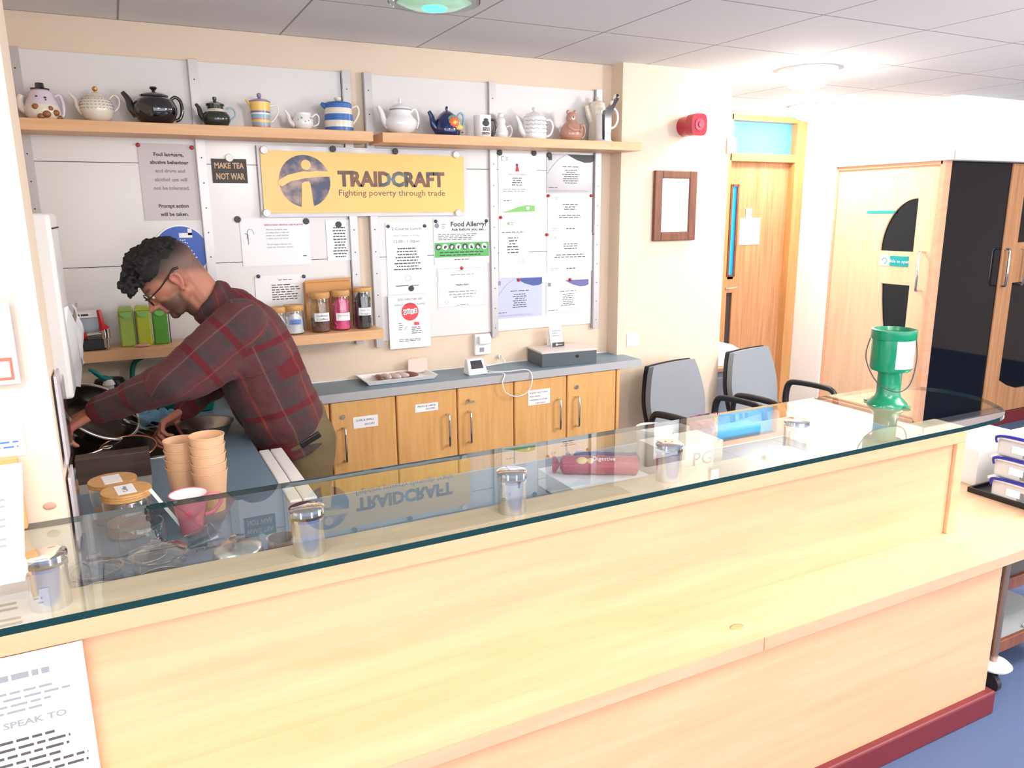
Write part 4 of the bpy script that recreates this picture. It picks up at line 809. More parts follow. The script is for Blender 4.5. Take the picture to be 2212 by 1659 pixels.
# ================================================================ on the worktops
ZW = .90
mat('kraft_cup', (216, 172, 134), .6)
ORD = ('', 'second', 'third', 'fourth', 'fifth')
def cup_stack(x, y, n, side):
    base = thing('paper_cup', 'bottom brown paper cup in the %s stack' % side, 'paper cup', (x, y, ZW), 0, 'brown paper cups stacked by the sink')
    B().lathe([(0, .003), (.030, .003), (.031, 0), (.044, .108), (.0455, .109), (.0455, .112), (.0435, .112), (.0425, .107), (.029, .006), (0, .006)], seg=36).build('cup_wall', 'kraft_cup', base)
    for k in range(1, n):
        c_ = copy_tree(base); c_.location.z = ZW + .0245 * k; c_['label'] = ('topmost brown paper cup in the %s stack' % side) if k == n - 1 else 'brown paper cup, %s from the bottom of the %s stack' % (ORD[k], side)
cup_stack(-.692, -1.375, 5, 'taller right')
cup_stack(-.752, -1.30, 4, 'shorter left')
# two big jars with wooden lids
for x, y, lab, txt in ((-.895, -1.45, 'glass jar whose stacked wooden lid is labelled Coffee', 'Coffee'), (-.925, -1.333, 'glass jar with a wooden lid and faint label, behind the Coffee jar', None)):
    t = thing('catering_jar', lab, 'jar', (x, y, ZW), R(8), 'large glass jars beside the sink')
    B().lathe([(0, .001), (.052, .001), (.055, .006), (.055, .095), (.05, .1)], seg=36).build('glass_body', 'clear_glass', t)
    B().lathe([(0, .006), (.05, .006), (.05, .035), (0, .04)], seg=24).build('contents', mat('tan_contents', (176, 138, 116), .6, noise=.2, scale=60), t)
    l = B()
    for k in range(3 if txt else 2): l.lathe([(0, .1 + .006 * k), (.057, .1 + .006 * k), (.058, .103 + .006 * k), (.057, .1058 + .006 * k), (0, .1058 + .006 * k)], (.001 * k, 0, 0), seg=40)
    lo = l.build('lid', 'bamboo', t); zt = .1064 + .006 * (2 if txt else 1)
    lb = B().box(-.021, .021, -.036, .036, zt - .0006, zt, 0)
    if txt: lb.text(txt, 0, 0, .011, mi=1, M=Matrix(((0, 0, -1, .004), (1, 0, 0, 0), (0, 1, 0, zt + .0006), (0, 0, 0, 1))) @ Matrix.Rotation(R(-90), 4, 'X') if False else Matrix(((0, 0, -1, .004), (1, 0, 0, -.0), (0, 1, 0, zt + .0006), (0, 0, 0, 1))))
    lb.build('lid_label', ['paper', 'ink'], lo)
tb = thing('dark_tray', 'dark brown wooden tray standing on a pale block behind the jars', 'tray', (-.92, -1.06, ZW))
B().box(-.098, .09, -.02, .03, 0, .03).build('block', mat('pale_block', (170, 160, 152), .6), tb)
B().box(-.1, .092, -.024, .034, .03, .104).build('tray', 'dark_board', tb, bevel=.002)
# pink mug with spoon
mg_ = thing('pink_mug', 'tapering pink mug with a darker dot and white inside, under the glass edge', 'mug', (-.757, -1.508, ZW))
B().lathe([(0, .002), (.024, .002), (.026, 0), (.03, .03), (.046, .1), (.0465, .102), (.044, .102), (.0435, .1)], seg=36).build('body', mat('pink_mug_glaze', (206, 118, 132), .2, coat=.5), mg_)
B().lathe([(.0435, .1), (.028, .03), (.024, .01), (0, .008)], seg=36).build('lining', 'white_glaze', mg_)
B().tube(spline([(.042, 0, .09), (.07, 0, .088), (.074, 0, .068), (.055, 0, .045), (.034, 0, .04)], 5), .0055, 8).build('handle', 'pink_mug_glaze', mg_)
b = B(); b.X = Matrix.Translation((-.006, -.0385, .058)) @ Matrix.Rotation(R(75), 4, 'X'); b.cyl((0, 0, 0), .008, .002, 16); b.build('dot', mat('dot_red', (180, 40, 70), .3), mg_)
tag(B().box(-.004, .004, -.001, .001, -.01, .12).build('plastic_stirrer', 'white_plastic', loc=(-.785, -1.515, .93), rot=(R(8), R(-28), 0)), 'white plastic stick leaning out of the pink mug', 'stirrer')
# glass and steel pots under the glass top
def glass_pot(x, y, r, h, lab, lidded, spout=0):
    t = thing('glass_teapot', lab, 'glass teapot', (x, y, ZW), R(spout), 'glass pots under the counter glass')
    B().lathe([(0, .001), (r * .8, .001), (r, h * .25), (r, h * .7), (r * .9, h)], seg=36).tube([(r * .9 * math.cos(a * .1745), r * .9 * math.sin(a * .1745), h) for a in range(36)], .0018, 6, True).build('bowl', 'clear_glass', t)
    B().tube(spline([(r * .95, 0, h * .8), (r * 1.5, 0, h * .85), (r * 1.6, 0, h * .5), (r * .98, 0, h * .25)], 5), .003, 8).build('handle', 'clear_glass', t)
    B().tube([(r * .9 * math.cos(a * .1745), r * .9 * math.sin(a * .1745), h * .02 + .004) for a in range(36)], .002, 6, True).build('foot_ring', 'steel', t)
    if lidded:
        l = B().lathe([(r * 1.05, h), (r * 1.04, h + .004), (r * .7, h + .011), (r * .25, h + .016), (0, h + .017)], seg=36).tube([(r * 1.05 * math.cos(a * .1745), r * 1.05 * math.sin(a * .1745), h + .001) for a in range(36)], .0036, 6, True).build('lid', 'clear_glass', t)
        B().lathe([(.005, h + .015), (.006, h + .022), (.014, h + .027), (.014, h + .031), (0, h + .033)], seg=20).build('knob', 'clear_glass', l)
    return t
glass_pot(-.962, -1.762, .05, .055, 'low glass pot with a domed lid, leftmost beside the first steel post', True, 200)
glass_pot(-.84, -1.752, .055, .06, 'wider low glass pot with a domed lid, second from the left', True, 160)
glass_pot(-.868, -1.615, .052, .085, 'open glass pot standing behind the two lidded ones', False, 60)
t = thing('tilted_tumbler', 'small glass tumbler lying tilted right of the lidded pots', 'glass', (-.752, -1.665, ZW + .036))
b = B(); b.X = Matrix.Rotation(R(70), 4, (0.3, 1, 0)); b.lathe([(0, -.035), (.024, -.035), (.03, .035), (.028, .035), (.022, -.03), (0, -.03)], seg=24); b.build('body', 'clear_glass', t)
t = thing('steel_teapot', 'round polished steel teapot with a glass knob in the row under the counter glass', 'steel teapot', (-.682, -1.795, ZW))
B().lathe([(0, 0), (.05, 0), (.054, .012), (.054, .045), (.05, .055)], seg=36).build('body', 'steel', t)
l = B().lathe([(.052, .055), (.05, .06), (.03, .068), (0, .071)], seg=36).build('lid', 'steel', t); B().lathe([(.004, .07), (.016, .078), (.016, .083), (0, .085)], seg=20).build('knob', 'clear_glass', l)
t = thing('steel_jug', 'small open steel milk jug behind the second steel post', 'jug', (-.585, -1.79, ZW))
B().lathe([(0, .001), (.034, .001), (.036, .01), (.033, .06), (.035, .062), (.031, .06), (.033, .008), (0, .006)], seg=32).build('body', 'steel', t)
B().tube(spline([(.034, 0, .05), (.06, 0, .05), (.062, 0, .025), (.035, 0, .012)], 5), .003, 8).build('handle', 'steel', t)
# biscuits and tea on the right
wb_ = tag(B().box(.17, .42, -1.845, -1.63, ZW, .952).build('white_box', 'paper', bevel=.002), 'low white box under the biscuit packets', 'box')
def bpack(name, p, q, r, lab, m, labt=None):
    p = Vector(p); q = Vector(q); t = thing(name, lab, 'biscuit packet', p, math.atan2((q - p).y, (q - p).x), 'biscuit packets on the white box'); L = (q - p).length
    b = B(); b.X = Matrix.Rotation(R(90), 4, 'Y')
    prof = [(0, 0), (r * .5, .002)] + [(r * (1 + .05 * math.sin(k * 2.2)), .01 + (L - .02) * k / 12) for k in range(13)] + [(r * .4, L - .002), (0, L)]
    b.lathe(prof, seg=20); b.build('wrapper', m, t)
    e = B(); e.X = Matrix.Rotation(R(90), 4, 'Y'); e.lathe([(r * .2, 0), (r * 1.0, -.012), (r * .9, -.02), (r * .5, -.012)], seg=14); e.build('twisted_end', m, t)
    if labt:
        M = Matrix.Translation((L * .55, -r * .72, r * .74)) @ Matrix.Rotation(R(-42), 4, 'X')
        lb = B().text(labt, 0, 0, .012, mi=0, M=M).build('lettering', 'paper', t)
        lb2 = B(); lb2.X = Matrix.Translation((L * .28, -r * .55, r * .55)); lb2.ell((0, 0, 0), (.018, .011, .013), 0, 14).ell((.022, .002, -.002), (.014, .011, .012), 0, 14); lb2.build('biscuit_picture', mat('biscuit', (226, 190, 130), .5), t)
    return t
mat('wrap_red', (170, 60, 84), .25, noise=.2, scale=40); mat('wrap_navy', (46, 60, 120), .25, noise=.2, scale=40)
bpack('biscuit_packet', (.20, -1.70, .98), (.395, -1.815, .98), .026, 'wine red biscuit packet with a round picture', 'wrap_red', 'Digestive')
bpack('biscuit_packet', (.265, -1.665, .977), (.43, -1.765, .977), .022, 'dark blue biscuit packet behind the wine red one', 'wrap_navy')
t = thing('tea_carton', 'cream tea carton with large grey letters PG behind a steel post', 'carton', (.59, -1.75, ZW))
B().box(-.11, .112, -.06, .06, 0, .11).build('carton', mat('cream_card', (240, 232, 214), .5), t, bevel=.002)
B().text('PG', .035, .045, .04, -.0615, 0, wide=.07).text('tips', .035, .02, .012, -.0615, 0).build('lettering', 'ink_grey', t)
t = thing('white_tub', 'small white tub just behind the tea carton', 'tub', (.60, -1.61, ZW)); B().lathe([(0, 0), (.05, 0), (.055, .1), (.058, .1), (.058, .112), (0, .114)], seg=28).build('tub', 'white_plastic', t)
fbag = thing('foil_bag', 'crinkled purple and blue foil bag to the right of the tea carton', 'bag', (.78, -1.63, ZW))
def crinkle(b, w_, d_, h_, n=10, amp=.006, mi=0):
    for sy in (-1, 1):
        vs = [((i / n - .5) * w_, sy * d_ * (math.sin(math.pi * i / n) ** .5 * math.sin(math.pi * (.08 + .84 * j / n)) + .02) + amp * math.sin(i * 2.3 + j * 1.7 + sy) + amp * .5 * math.sin(i * 5 + j * 3), h_ * j / n) for j in range(n + 1) for i in range(n + 1)]
        b.add(vs, [((j) * (n + 1) + i, j * (n + 1) + i + 1, (j + 1) * (n + 1) + i + 1, (j + 1) * (n + 1) + i) for j in range(n) for i in range(n)], mi, False)
    return b
crinkle(B(), .11, .028, .09).build('bag', mat('foil_violet', (120, 120, 170), .25, .5, noise=.3, scale=30), fbag)
b = B(); b.X = Matrix.Translation((0, 0, .09)); crinkle(b, .11, .012, .045, 8, .003).build('folded_top', mat('foil_plum', (150, 80, 120), .25, .3, noise=.2, scale=40), fbag)
t = thing('teal_packet', 'flat teal and blue packet at the back edge of the inner worktop', 'packet', (1.0, -1.50, ZW)); B().box(-.12, .14, -.03, .04, 0, .03).build('packet', mat('teal_pack', (50, 150, 180), .3), t, bevel=.006)
tag(B().prism([(-.1, 0), (.02, .02), (.06, -.05)], 0, .001, 'z').build('napkin_corner', 'paper', loc=(-.27, -1.80, ZW)), 'small white triangle of paper lying on the inner worktop', 'paper')
tag(B().tube([(0, 0, .004), (.035, -.02, .005)], .0035, 8).build('pen_cap', 'ink_grey', loc=(-.27, -1.765, ZW)), 'short grey pen top beside the triangle of paper', 'pen')
# ================================================================ back worktop items
ZB = .915
t = thing('biscuit_tray', 'shallow white tray of wrapped biscuits on the back worktop', 'tray', (.255, -.11, ZB))
def tray(b, w_, d_, h_):
    b.add([(-w_ * .45, -d_ * .42, .002), (w_ * .45, -d_ * .42, .002), (w_ * .45, d_ * .42, .002), (-w_ * .45, d_ * .42, .002), (-w_ / 2, -d_ / 2, h_), (w_ / 2, -d_ / 2, h_), (w_ / 2, d_ / 2, h_), (-w_ / 2, d_ / 2, h_),
           (-w_ * .44, -d_ * .4, .005), (w_ * .44, -d_ * .4, .005), (w_ * .44, d_ * .4, .005), (-w_ * .44, d_ * .4, .005), (-w_ * .475, -d_ * .455, h_), (w_ * .475, -d_ * .455, h_), (w_ * .475, d_ * .455, h_), (-w_ * .475, d_ * .455, h_)],
          [(3, 2, 1, 0), (0, 1, 5, 4), (1, 2, 6, 5), (2, 3, 7, 6), (3, 0, 4, 7), (8, 9, 10, 11), (12, 13, 9, 8), (13, 14, 10, 9), (14, 15, 11, 10), (15, 12, 8, 11), (4, 5, 13, 12), (5, 6, 14, 13), (6, 7, 15, 14), (7, 4, 12, 15)])
    return b
tray(B(), .345, .18, .022).build('tray', 'white_plastic', t)
mat('wrap_clear', (214, 196, 190), .15, coat=.5); mat('choc', (130, 84, 70), .3)
P_ = ['leftmost', 'second', 'third', 'fourth', 'fifth']
for i in range(5):
    t = thing('wrapped_biscuit', '%s wrapped biscuit in the white tray, red-ended one last' % P_[i] if i < 4 else 'wrapped biscuit with a dark red end in the white tray', 'biscuit', (.17 + .038 * i, -.11 + .01 * (i % 2), ZB + .006), R(10 * i), 'wrapped biscuits in the white tray')
    B().ell((0, 0, .013), (.0165, .045, .012)).build('biscuit', 'choc' if i in (0, 4) else 'wrap_clear', t)
    B().prism([(-.014, .042), (.014, .042), (.017, .058), (-.017, .058)], .010, .013, 'z').build('wrapper_end', mat('wine_wrap', (150, 50, 50), .3) if i == 4 else 'wrap_clear', t)
tag(B().add([(0, 0, 0), (.095, .0, 0), (.10, .0, .07), (.002, 0, .066), (0, .004, 0), (.095, .004, 0), (.10, .004, .07), (.002, .004, .066)], [(0, 1, 2, 3), (7, 6, 5, 4), (0, 4, 5, 1), (1, 5, 6, 2), (2, 6, 7, 3), (3, 7, 4, 0)]).build('clear_packet', mat('pinkish_film', (236, 210, 200), .3), loc=(.33, -.06, ZB + .012)), 'thin translucent pinkish packet standing behind the tray', 'packet')
t = thing('timer', 'small white digital timer with a dark screen on the back worktop', 'timer', (.632, -.17, ZB), R(4))
B().add([(-.052, -.035, 0), (.052, -.035, 0), (.052, .03, 0), (-.052, .03, 0), (-.045, .0, .072), (.045, .0, .072), (.045, .026, .072), (-.045, .026, .072)], [(0, 3, 2, 1), (4, 5, 6, 7), (0, 1, 5, 4), (1, 2, 6, 5), (2, 3, 7, 6), (3, 0, 4, 7)]).build('case', 'white_plastic', t, bevel=.006, bseg=3)
k_ = .035 / .072
B().add([(-.033, -.035 + k_ * .028 - .001, .028), (.033, -.035 + k_ * .028 - .001, .028), (.03, -.035 + k_ * .065 - .001, .065), (-.03, -.035 + k_ * .065 - .001, .065)], [(0, 1, 2, 3)]).build('screen', mat('screen_dark', (44, 42, 52), .15), t)
cbx = thing('cash_box', 'grey metal cash drawer with a round black lock on the back worktop', 'cash box', (1.14, -.125, ZB), R(-6))
B().box(-.15, .155, -.095, .095, 0, .068).build('case', mat('slate_grey', (84, 92, 100), .4, noise=.04, scale=20), cbx, bevel=.002)
B().box(-.153, .158, -.098, .098, .068, .078).build('lid', mat('pinkish_grey', (214, 202, 198), .35), cbx, bevel=.002)
b = B(); b.X = Matrix.Translation((.045, -.095, .045)) @ Matrix.Rotation(R(90), 4, 'X'); b.cyl((0, 0, 0), .008, .004, 18); b.build('lock', 'black_plastic', cbx)
cd = thing('price_card', 'white folded card with a dark lower band standing on the cash drawer', 'card', (1.13, -.10, ZB + .079), R(-4))
B().add([(-.035, 0, .0), (.035, 0, .0), (.03, .02, .11), (-.04, .02, .11), (-.035, .05, 0), (.035, .05, 0)], [(0, 1, 2, 3), (5, 4, 3, 2)]).build('card', 'paper', cd)
B().box(-.03, .038, -.006, -.004, .0, .022, 0).disc(-.006, .011, .006, -.0066, 1, 12).bars(.0, .028, .008, .014, 1, -.0066, 1, fill=1, dash=.01).build('dark_band', ['ink', 'paper'], cd)
B().bars(-.03, .028, .09, .05, 3, -.0, 0, fill=.7, dash=.006).build('print', 'ink_grey', cd)
tag(B().tube(spline([(.842, -.022, .957), (.85, -.05, .93), (.80, -.03, .919), (.70, -.06, .919), (.69, -.12, .919), (.72, -.19, .919), (.79, -.22, .919), (.87, -.262, .925), (.883, -.282, .88), (.86, -.284, .825), (.80, -.284, .806), (.74, -.284, .83), (.722, -.282, .88), (.74, -.265, .921), (.70, -.215, .919), (.655, -.20, .919)], 7), .0028, 8).build('white_cable', 'white_plastic'), 'thin white cable looping from the wall over the worktop front', 'cable')
# ================================================================ around the sink
bw_ = thing('steel_bowl', 'round steel mixing bowl on the worktop beyond the paper cups', 'bowl', (-.635, -.665, ZW))
B().lathe([(0, .002), (.045, .002), (.07, .02), (.09, .06), (.094, .062), (.088, .06), (.068, .024), (.044, .008), (0, .008)], seg=40).build('bowl', 'steel_brushed', bw_)
pn = thing('steel_pan', 'large dark steel pan tilted up in the sink by the man\'s hand', 'pan', (-.965, -.63, 1.02))
b = B(); b.X = Matrix.Rotation(R(30), 4, 'X') @ Matrix.Rotation(R(30), 4, 'Y')
b.lathe([(0, -.045), (.085, -.045), (.112, -.02), (.124, .02), (.128, .022), (.12, .02), (.108, -.018), (.083, -.039), (0, -.039)], seg=48); b.build('pan', mat('pan_dark', (74, 66, 64), .25, .9), pn)
b2 = B(); b2.X = b.X; b2.tube([(.126 * math.cos(a * .1309), .126 * math.sin(a * .1309), .022) for a in range(48)], .005, 8, True); b2.build('rim', 'steel', pn)
fp = thing('copper_rim_pan', 'shallow dark pan with a coppery rim at the sink front', 'pan', (-.885, -.775, .93))
b = B(); b.X = Matrix.Rotation(R(20), 4, 'X')
b.lathe([(0, -.02), (.06, -.02), (.085, .01), (.08, .01), (.056, -.014), (0, -.014)], seg=40, sx=1, sy=.75); b.build('pan', 'pan_dark', fp)
b2 = B(); b2.X = b.X; b2.tube([(.084 * math.cos(a * .1571), .063 * math.sin(a * .1571), .01) for a in range(40)], .003, 8, True); b2.build('rim', mat('copper', (206, 140, 100), .25, .9), fp)
tag(B().tube([(-.03, -.01, 0), (.01, .0, .005), (.04, .01, .012)], .004, 8).tube(arc((.055, .01, .016), .014, 0, 360, 12, 'xy'), .0025, 6).build('steel_spoon', 'steel', loc=(-1.0, -.80, .935)), 'shiny spoon at the pan edge below the left hand', 'spoon')
spb = thing('spray_bottle', 'spray bottle with a teal trigger and white neck behind the pan', 'spray bottle', (-.93, -.28, ZW), R(20))
B().lathe([(0, 0), (.03, 0), (.032, .01), (.032, .09), (.014, .12), (.013, .135)], seg=24).build('bottle', mat('bottle_dark', (40, 44, 48), .2), spb)
B().lathe([(.016, .125), (.017, .15), (.022, .155), (.014, .175), (0, .176)], seg=20).build('collar', 'white_plastic', spb)
B().tube(spline([(.01, 0, .17), (-.02, 0, .185), (-.05, 0, .215), (-.062, 0, .222)], 5), [.012] * 5 + [.009] * 5 + [.007] * 6, 10).build('trigger_head', mat('teal_plastic', (0, 112, 104), .3), spb)
tk = thing('teal_basin', 'teal washing-up bowl behind the man\'s arms', 'bowl', (-.70, -.145, ZW))
B().add([(-.13, -.1, .002), (.13, -.1, .002), (.13, .1, .002), (-.13, .1, .002), (-.16, -.13, .12), (.16, -.13, .12), (.16, .13, .12), (-.16, .13, .12), (-.15, -.12, .12), (.15, -.12, .12), (.15, .12, .12), (-.15, .12, .12), (-.12, -.09, .008), (.12, -.09, .008), (.12, .09, .008), (-.12, .09, .008)],
        [(3, 2, 1, 0), (0, 1, 5, 4), (1, 2, 6, 5), (2, 3, 7, 6), (3, 0, 4, 7), (4, 5, 9, 8), (5, 6, 10, 9), (6, 7, 11, 10), (7, 4, 8, 11), (8, 9, 13, 12), (9, 10, 14, 13), (10, 11, 15, 14), (11, 8, 12, 15), (12, 13, 14, 15)]).build('basin', 'teal_plastic', tk, bevel=.008)
B().tube(spline([(-.15, .12, .12), (-.13, .125, .19), (-.05, .13, .215), (.05, .13, .215), (.13, .125, .19), (.15, .12, .12)], 5), .010, 8).build('handle', 'teal_plastic', tk)
cl = thing('blue_cloth', 'crumpled pale blue cloth at the back of the sink', 'cloth', (-.80, -.345, ZW))
b = B(); n = 12
vs = [((i / n - .5) * .2, (j / n - .5) * .11, .02 + .014 * math.sin(i * 1.3 + j) + .012 * math.cos(j * 1.9 - i * .6) + .02 * math.sin(math.pi * i / n) * math.sin(math.pi * j / n)) for j in range(n + 1) for i in range(n + 1)]
b.add(vs, [(j * (n + 1) + i, j * (n + 1) + i + 1, (j + 1) * (n + 1) + i + 1, (j + 1) * (n + 1) + i) for j in range(n) for i in range(n)], 0, True); b.build('cloth', mat('cloth_blue', (120, 172, 206), .9), cl)
tap = thing('black_kettle', 'low black appliance top behind the spray bottle', 'kettle', (-.93, -.14, ZW)); B().lathe([(0, 0), (.06, 0), (.065, .02), (.065, .12), (.05, .15), (0, .155)], seg=28).build('body', 'black_plastic', tap)
# collection tin
ct = thing('collection_tin', 'green charity collection tin with a blank white label on the glass top', 'collection tin', (1.30, -1.9, GZ), R(0))
mat('tin_green', (10, 132, 92), .25, coat=.4)
sc = .82
b = B().lathe([(r_ * sc, z_ * sc) for r_, z_ in [(0, 0), (.073, 0), (.073, .008), (.062, .02), (.048, .034), (.043, .05), (.043, .125), (.048, .135), (.07, .14), (.075, .15), (.075, .27), (.0, .272)]], seg=44)
for k in range(4): a = R(90 * k + 10); b.ell((.074 * sc * math.cos(a), .074 * sc * math.sin(a), .004), (.016, .016, .004), ring=6)
b.build('body', 'tin_green', ct)
B().lathe([(.079 * sc, .262 * sc), (.081 * sc, .266 * sc), (.081 * sc, .298 * sc), (.072 * sc, .3 * sc), (.068 * sc, .285 * sc), (0, .284 * sc)], seg=44).box(-.04, .04, -.003, .003, .284 * sc, .284 * sc + .002, 1).build('lid', ['tin_green', mat('slot_green', (0, 52, 48), .4)], ct)
lb = B(); n = 12; r_ = .0762 * sc; vs = []
for k in range(n + 1):
    a = R(-132 + 74 * k / n); vs += [(r_ * math.cos(a), r_ * math.sin(a), .155 * sc), (r_ * math.cos(a), r_ * math.sin(a), .262 * sc)]
lb.add(vs, [(2 * k, 2 * k + 2, 2 * k + 3, 2 * k + 1) for k in range(n)], 0, True); lb.build('label', 'paper', ct)
B().tube(spline([(-.05, .045, .215), (-.062, .045, .15), (-.058, .0, .08), (-.03, -.05, .055), (.02, -.058, .075), (.045, -.055, .15), (.05, -.043, .215)], 6), .002, 6).build('cord', 'ink', ct)
# sheet in a stand on the glass, leaflets on the left pillar, poster on the counter front
st = thing('sheet_stand', 'white text sheet in a clear stand at the left end of the glass top', 'sign stand', (-1.115, -1.98, GZ))
def leaf(b, M): pass
b = B().add([(-.2, 0, .02), (.062, 0, .02), (.075, .045, .19), (-.19, .045, .19)], [(0, 1, 2, 3)]); 
yq = lambda z: -.0015 + .045 * (z - .02) / .17
for k in range(9):
    z = .13 - .011 * k; b.quad([(-.1, yq(z), z), (.035 + .012 * (z / .19), yq(z), z), (.035 + .012 * (z / .19), yq(z + .004), z + .004), (-.1, yq(z + .004), z + .004)], 1) if k % 3 != 2 else None
b.build('sheet', ['paper', 'ink_grey'], st)
B().box(-.2, .062, -.03, .06, 0, .004).box(-.2, .065, -.006, -.002, .004, .03).build('base', mat('acrylic_pink', (226, 214, 210), .1), st)
pp = sheet('counter_poster', -1.23, -.985, .55, .915, 'large white poster of printed text taped to the counter front at bottom left', 'poster', y=-1.9815, fn=lambda b, y: (b.bars(-1.2, -1.015, .882, .866, 1, y, 2, fill=.98, t=.012, dash=.02), b.bars(-1.2, -1.01, .85, .80, 4, y, 2, fill=.9), b.text('SPEAK TO', -1.075, .775, .012, y, 2, bold=True, wide=.1), b.bars(-1.2, -1.0, .755, .62, 9, y, 1, fill=.85), b.quad([(-1.06, y, .56), (-1.02, y, .56), (-1.02, y, .59), (-1.06, y, .59)], 3)))
lh_ = thing('leaflet_holder', 'clear wall holder with white and orange cards on the left pillar', 'leaflet holder', (-1.09, -1.721, 1.35))
B().box(-.06, .052, -.022, -.0005, 0, .19).build('holder', 'thin_plastic', lh_, bevel=.004)
cd_ = B().box(-.055, .044, -.018, -.012, .01, .17, 0).box(-.05, .036, -.0195, -.018, .018, .062, 1).box(-.046, .031, -.0205, -.0195, .024, .055, 0).build('cards', ['paper', mat('orange_red', (232, 96, 64), .5)], lh_)
sheet('notice', -1.13, -1.055, 1.21, 1.305, 'small white notice with blue printed lines low on the left pillar', y=-1.7215, fn=lambda b, y: b.bars(-1.12, -1.06, 1.245, 1.225, 2, y, 1, fill=1), inks=('blue_ink',))
wl = thing('wooden_frame', 'brown wooden board leaning on the left pillar behind the white sheet', 'board', (-1.10, -1.75, GZ)); B().box(-.12, .03, .0, .02, 0, .15).build('board', mat('tan_board', (216, 164, 104), .5, noise=.08, scale=9), wl, bevel=.002)
B().tube(arc((-.02, -.001, .12), .006, 0, 360, 10), .0015, 5).build('screw', 'ink_grey', wl)
tag(B().ell((0, 0, 0), (.012, .004, .008)).build('wall_scuff_plug', mat('scuff', (196, 150, 130), .8), loc=(-1.03, -1.721, 1.095)), 'small brown dent near the foot of the left pillar', 'mark')
# leaflet holders on the side of the pillar
for k, (z0_, z1_, lab) in enumerate(((1.16, 1.34, 'upper clear leaflet pocket on the inner side of the left pillar'), (.97, 1.12, 'lower clear leaflet pocket on the inner side of the left pillar'))):
    t = thing('side_pocket', lab, 'leaflet holder', (-1.0, -1.635, z0_), 0, 'leaflet pockets on the pillar side')
    B().box(.001, .016, -.05, .07, 0, z1_ - z0_).build('pocket', 'thin_plastic', t, bevel=.003)
    B().box(.005, .010, -.04, .06, .005, z1_ - z0_ + .015).build('leaflet', 'grey_paper', t)
# fire sounder and framed certificate on the right wall
fa = thing('fire_sounder', 'red fire alarm sounder high on the wall right of the boards', 'alarm', (1.90, -.1, 2.108))
mat('alarm_red', (176, 20, 50), .25, coat=.3)
b = B(); b.X = Matrix.Rotation(R(90), 4, 'X'); b.lathe([(0, 0), (.05, 0), (.052, .02), (.046, .05), (.044, .075), (.03, .078)], seg=32); b.build('base', 'alarm_red', fa, bevel=0)
b = B(); b.X = Matrix.Translation((0, -.075, 0)) @ Matrix.Rotation(R(90), 4, 'X'); b.prism([(.05 * (abs(math.cos(a)) ** .55) * (1 if math.cos(a) > 0 else -1), .055 * (abs(math.sin(a)) ** .55) * (1 if math.sin(a) > 0 else -1)) for a in [2 * math.pi * k / 36 for k in range(36)]], 0, .05, 'z')
b.build('horn', 'alarm_red', fa, bevel=.008, bseg=3)
b = B(); b.X = Matrix.Translation((.0, -.126, 0)) @ Matrix.Rotation(R(90), 4, 'X'); b.lathe([(.03, 0), (.03, .003), (.016, .004), (.014, .012), (0, .013)], seg=24); b.build('grille', mat('alarm_pink', (216, 70, 90), .3), fa)
fr_ = thing('picture_frame', 'brown wooden frame with a white certificate on the cream wall', 'framed picture', (1.85, -.1, 1.699))
b = B().box(-.14, -.092, -.022, 0, -.183, .183).box(.092, .14, -.022, 0, -.183, .183).box(-.092, .092, -.022, 0, .143, .183).box(-.092, .092, -.022, 0, -.183, -.135); b.build('frame', 'brown_frame', fr_, bevel=.004)
B().box(-.092, .092, -.012, -.008, -.135, .143, 0).bars(.0, .08, .13, .12, 1, -.0125, 1).bars(.01, .05, .06, .045, 2, -.0125, 2, al='c').build('certificate', ['paper', 'ink_grey', mat('orange_ink', (236, 190, 150), .6)], fr_)
pw = tag(B().box(1.565, 1.64, -.104, -.1005, .955, 1.03).build('blank_plate', 'white_plastic', bevel=.002), 'flat white blanking plate low on the wall above the left grey chair', 'plate')
# ================================================================ the man at the sink
def vox(b, size, smooth=3, fac=.6):
    me = bpy.data.meshes.new('v'); me.from_pydata([tuple(v) for v in b.v], [], b.f); me.update()
    o = bpy.data.objects.new('v', me); COL.objects.link(o)
    m = o.modifiers.new('r', 'REMESH'); m.mode = 'VOXEL'; m.voxel_size = size; m.use_smooth_shade = True
    if smooth: s_ = o.modifiers.new('s', 'SMOOTH'); s_.iterations = smooth; s_.factor = fac
    dg = bpy.context.evaluated_depsgraph_get(); out = bpy.data.meshes.new_from_object(o.evaluated_get(dg))
    bpy.data.objects.remove(o); bpy.data.meshes.remove(me)
    for p in out.polygons: p.use_smooth = True
    return out
def link_mesh(name, me, mats, parent):
    me.name = name; me.materials.clear()
    for m in mats: me.materials.append(MATS[m])
    o = bpy.data.objects.new(name, me); COL.objects.link(o); o.parent = parent; return o
man = thing('person', 'man in a maroon plaid shirt and glasses bending over the sink, holding a glass', 'person', (0, 0, 0))
V = Vector
Fd = V((-.745, 0, -.667)).normalized(); Ud = V((-.667, 0, .745)).normalized(); Ld = V((0, -1, 0))
HO = V((-.684, -.69, 1.462))
def H(f, l, u): return HO + Fd * f + Ld * l + Ud * u
HR = Matrix((Fd, Ld, Ud)).transposed()
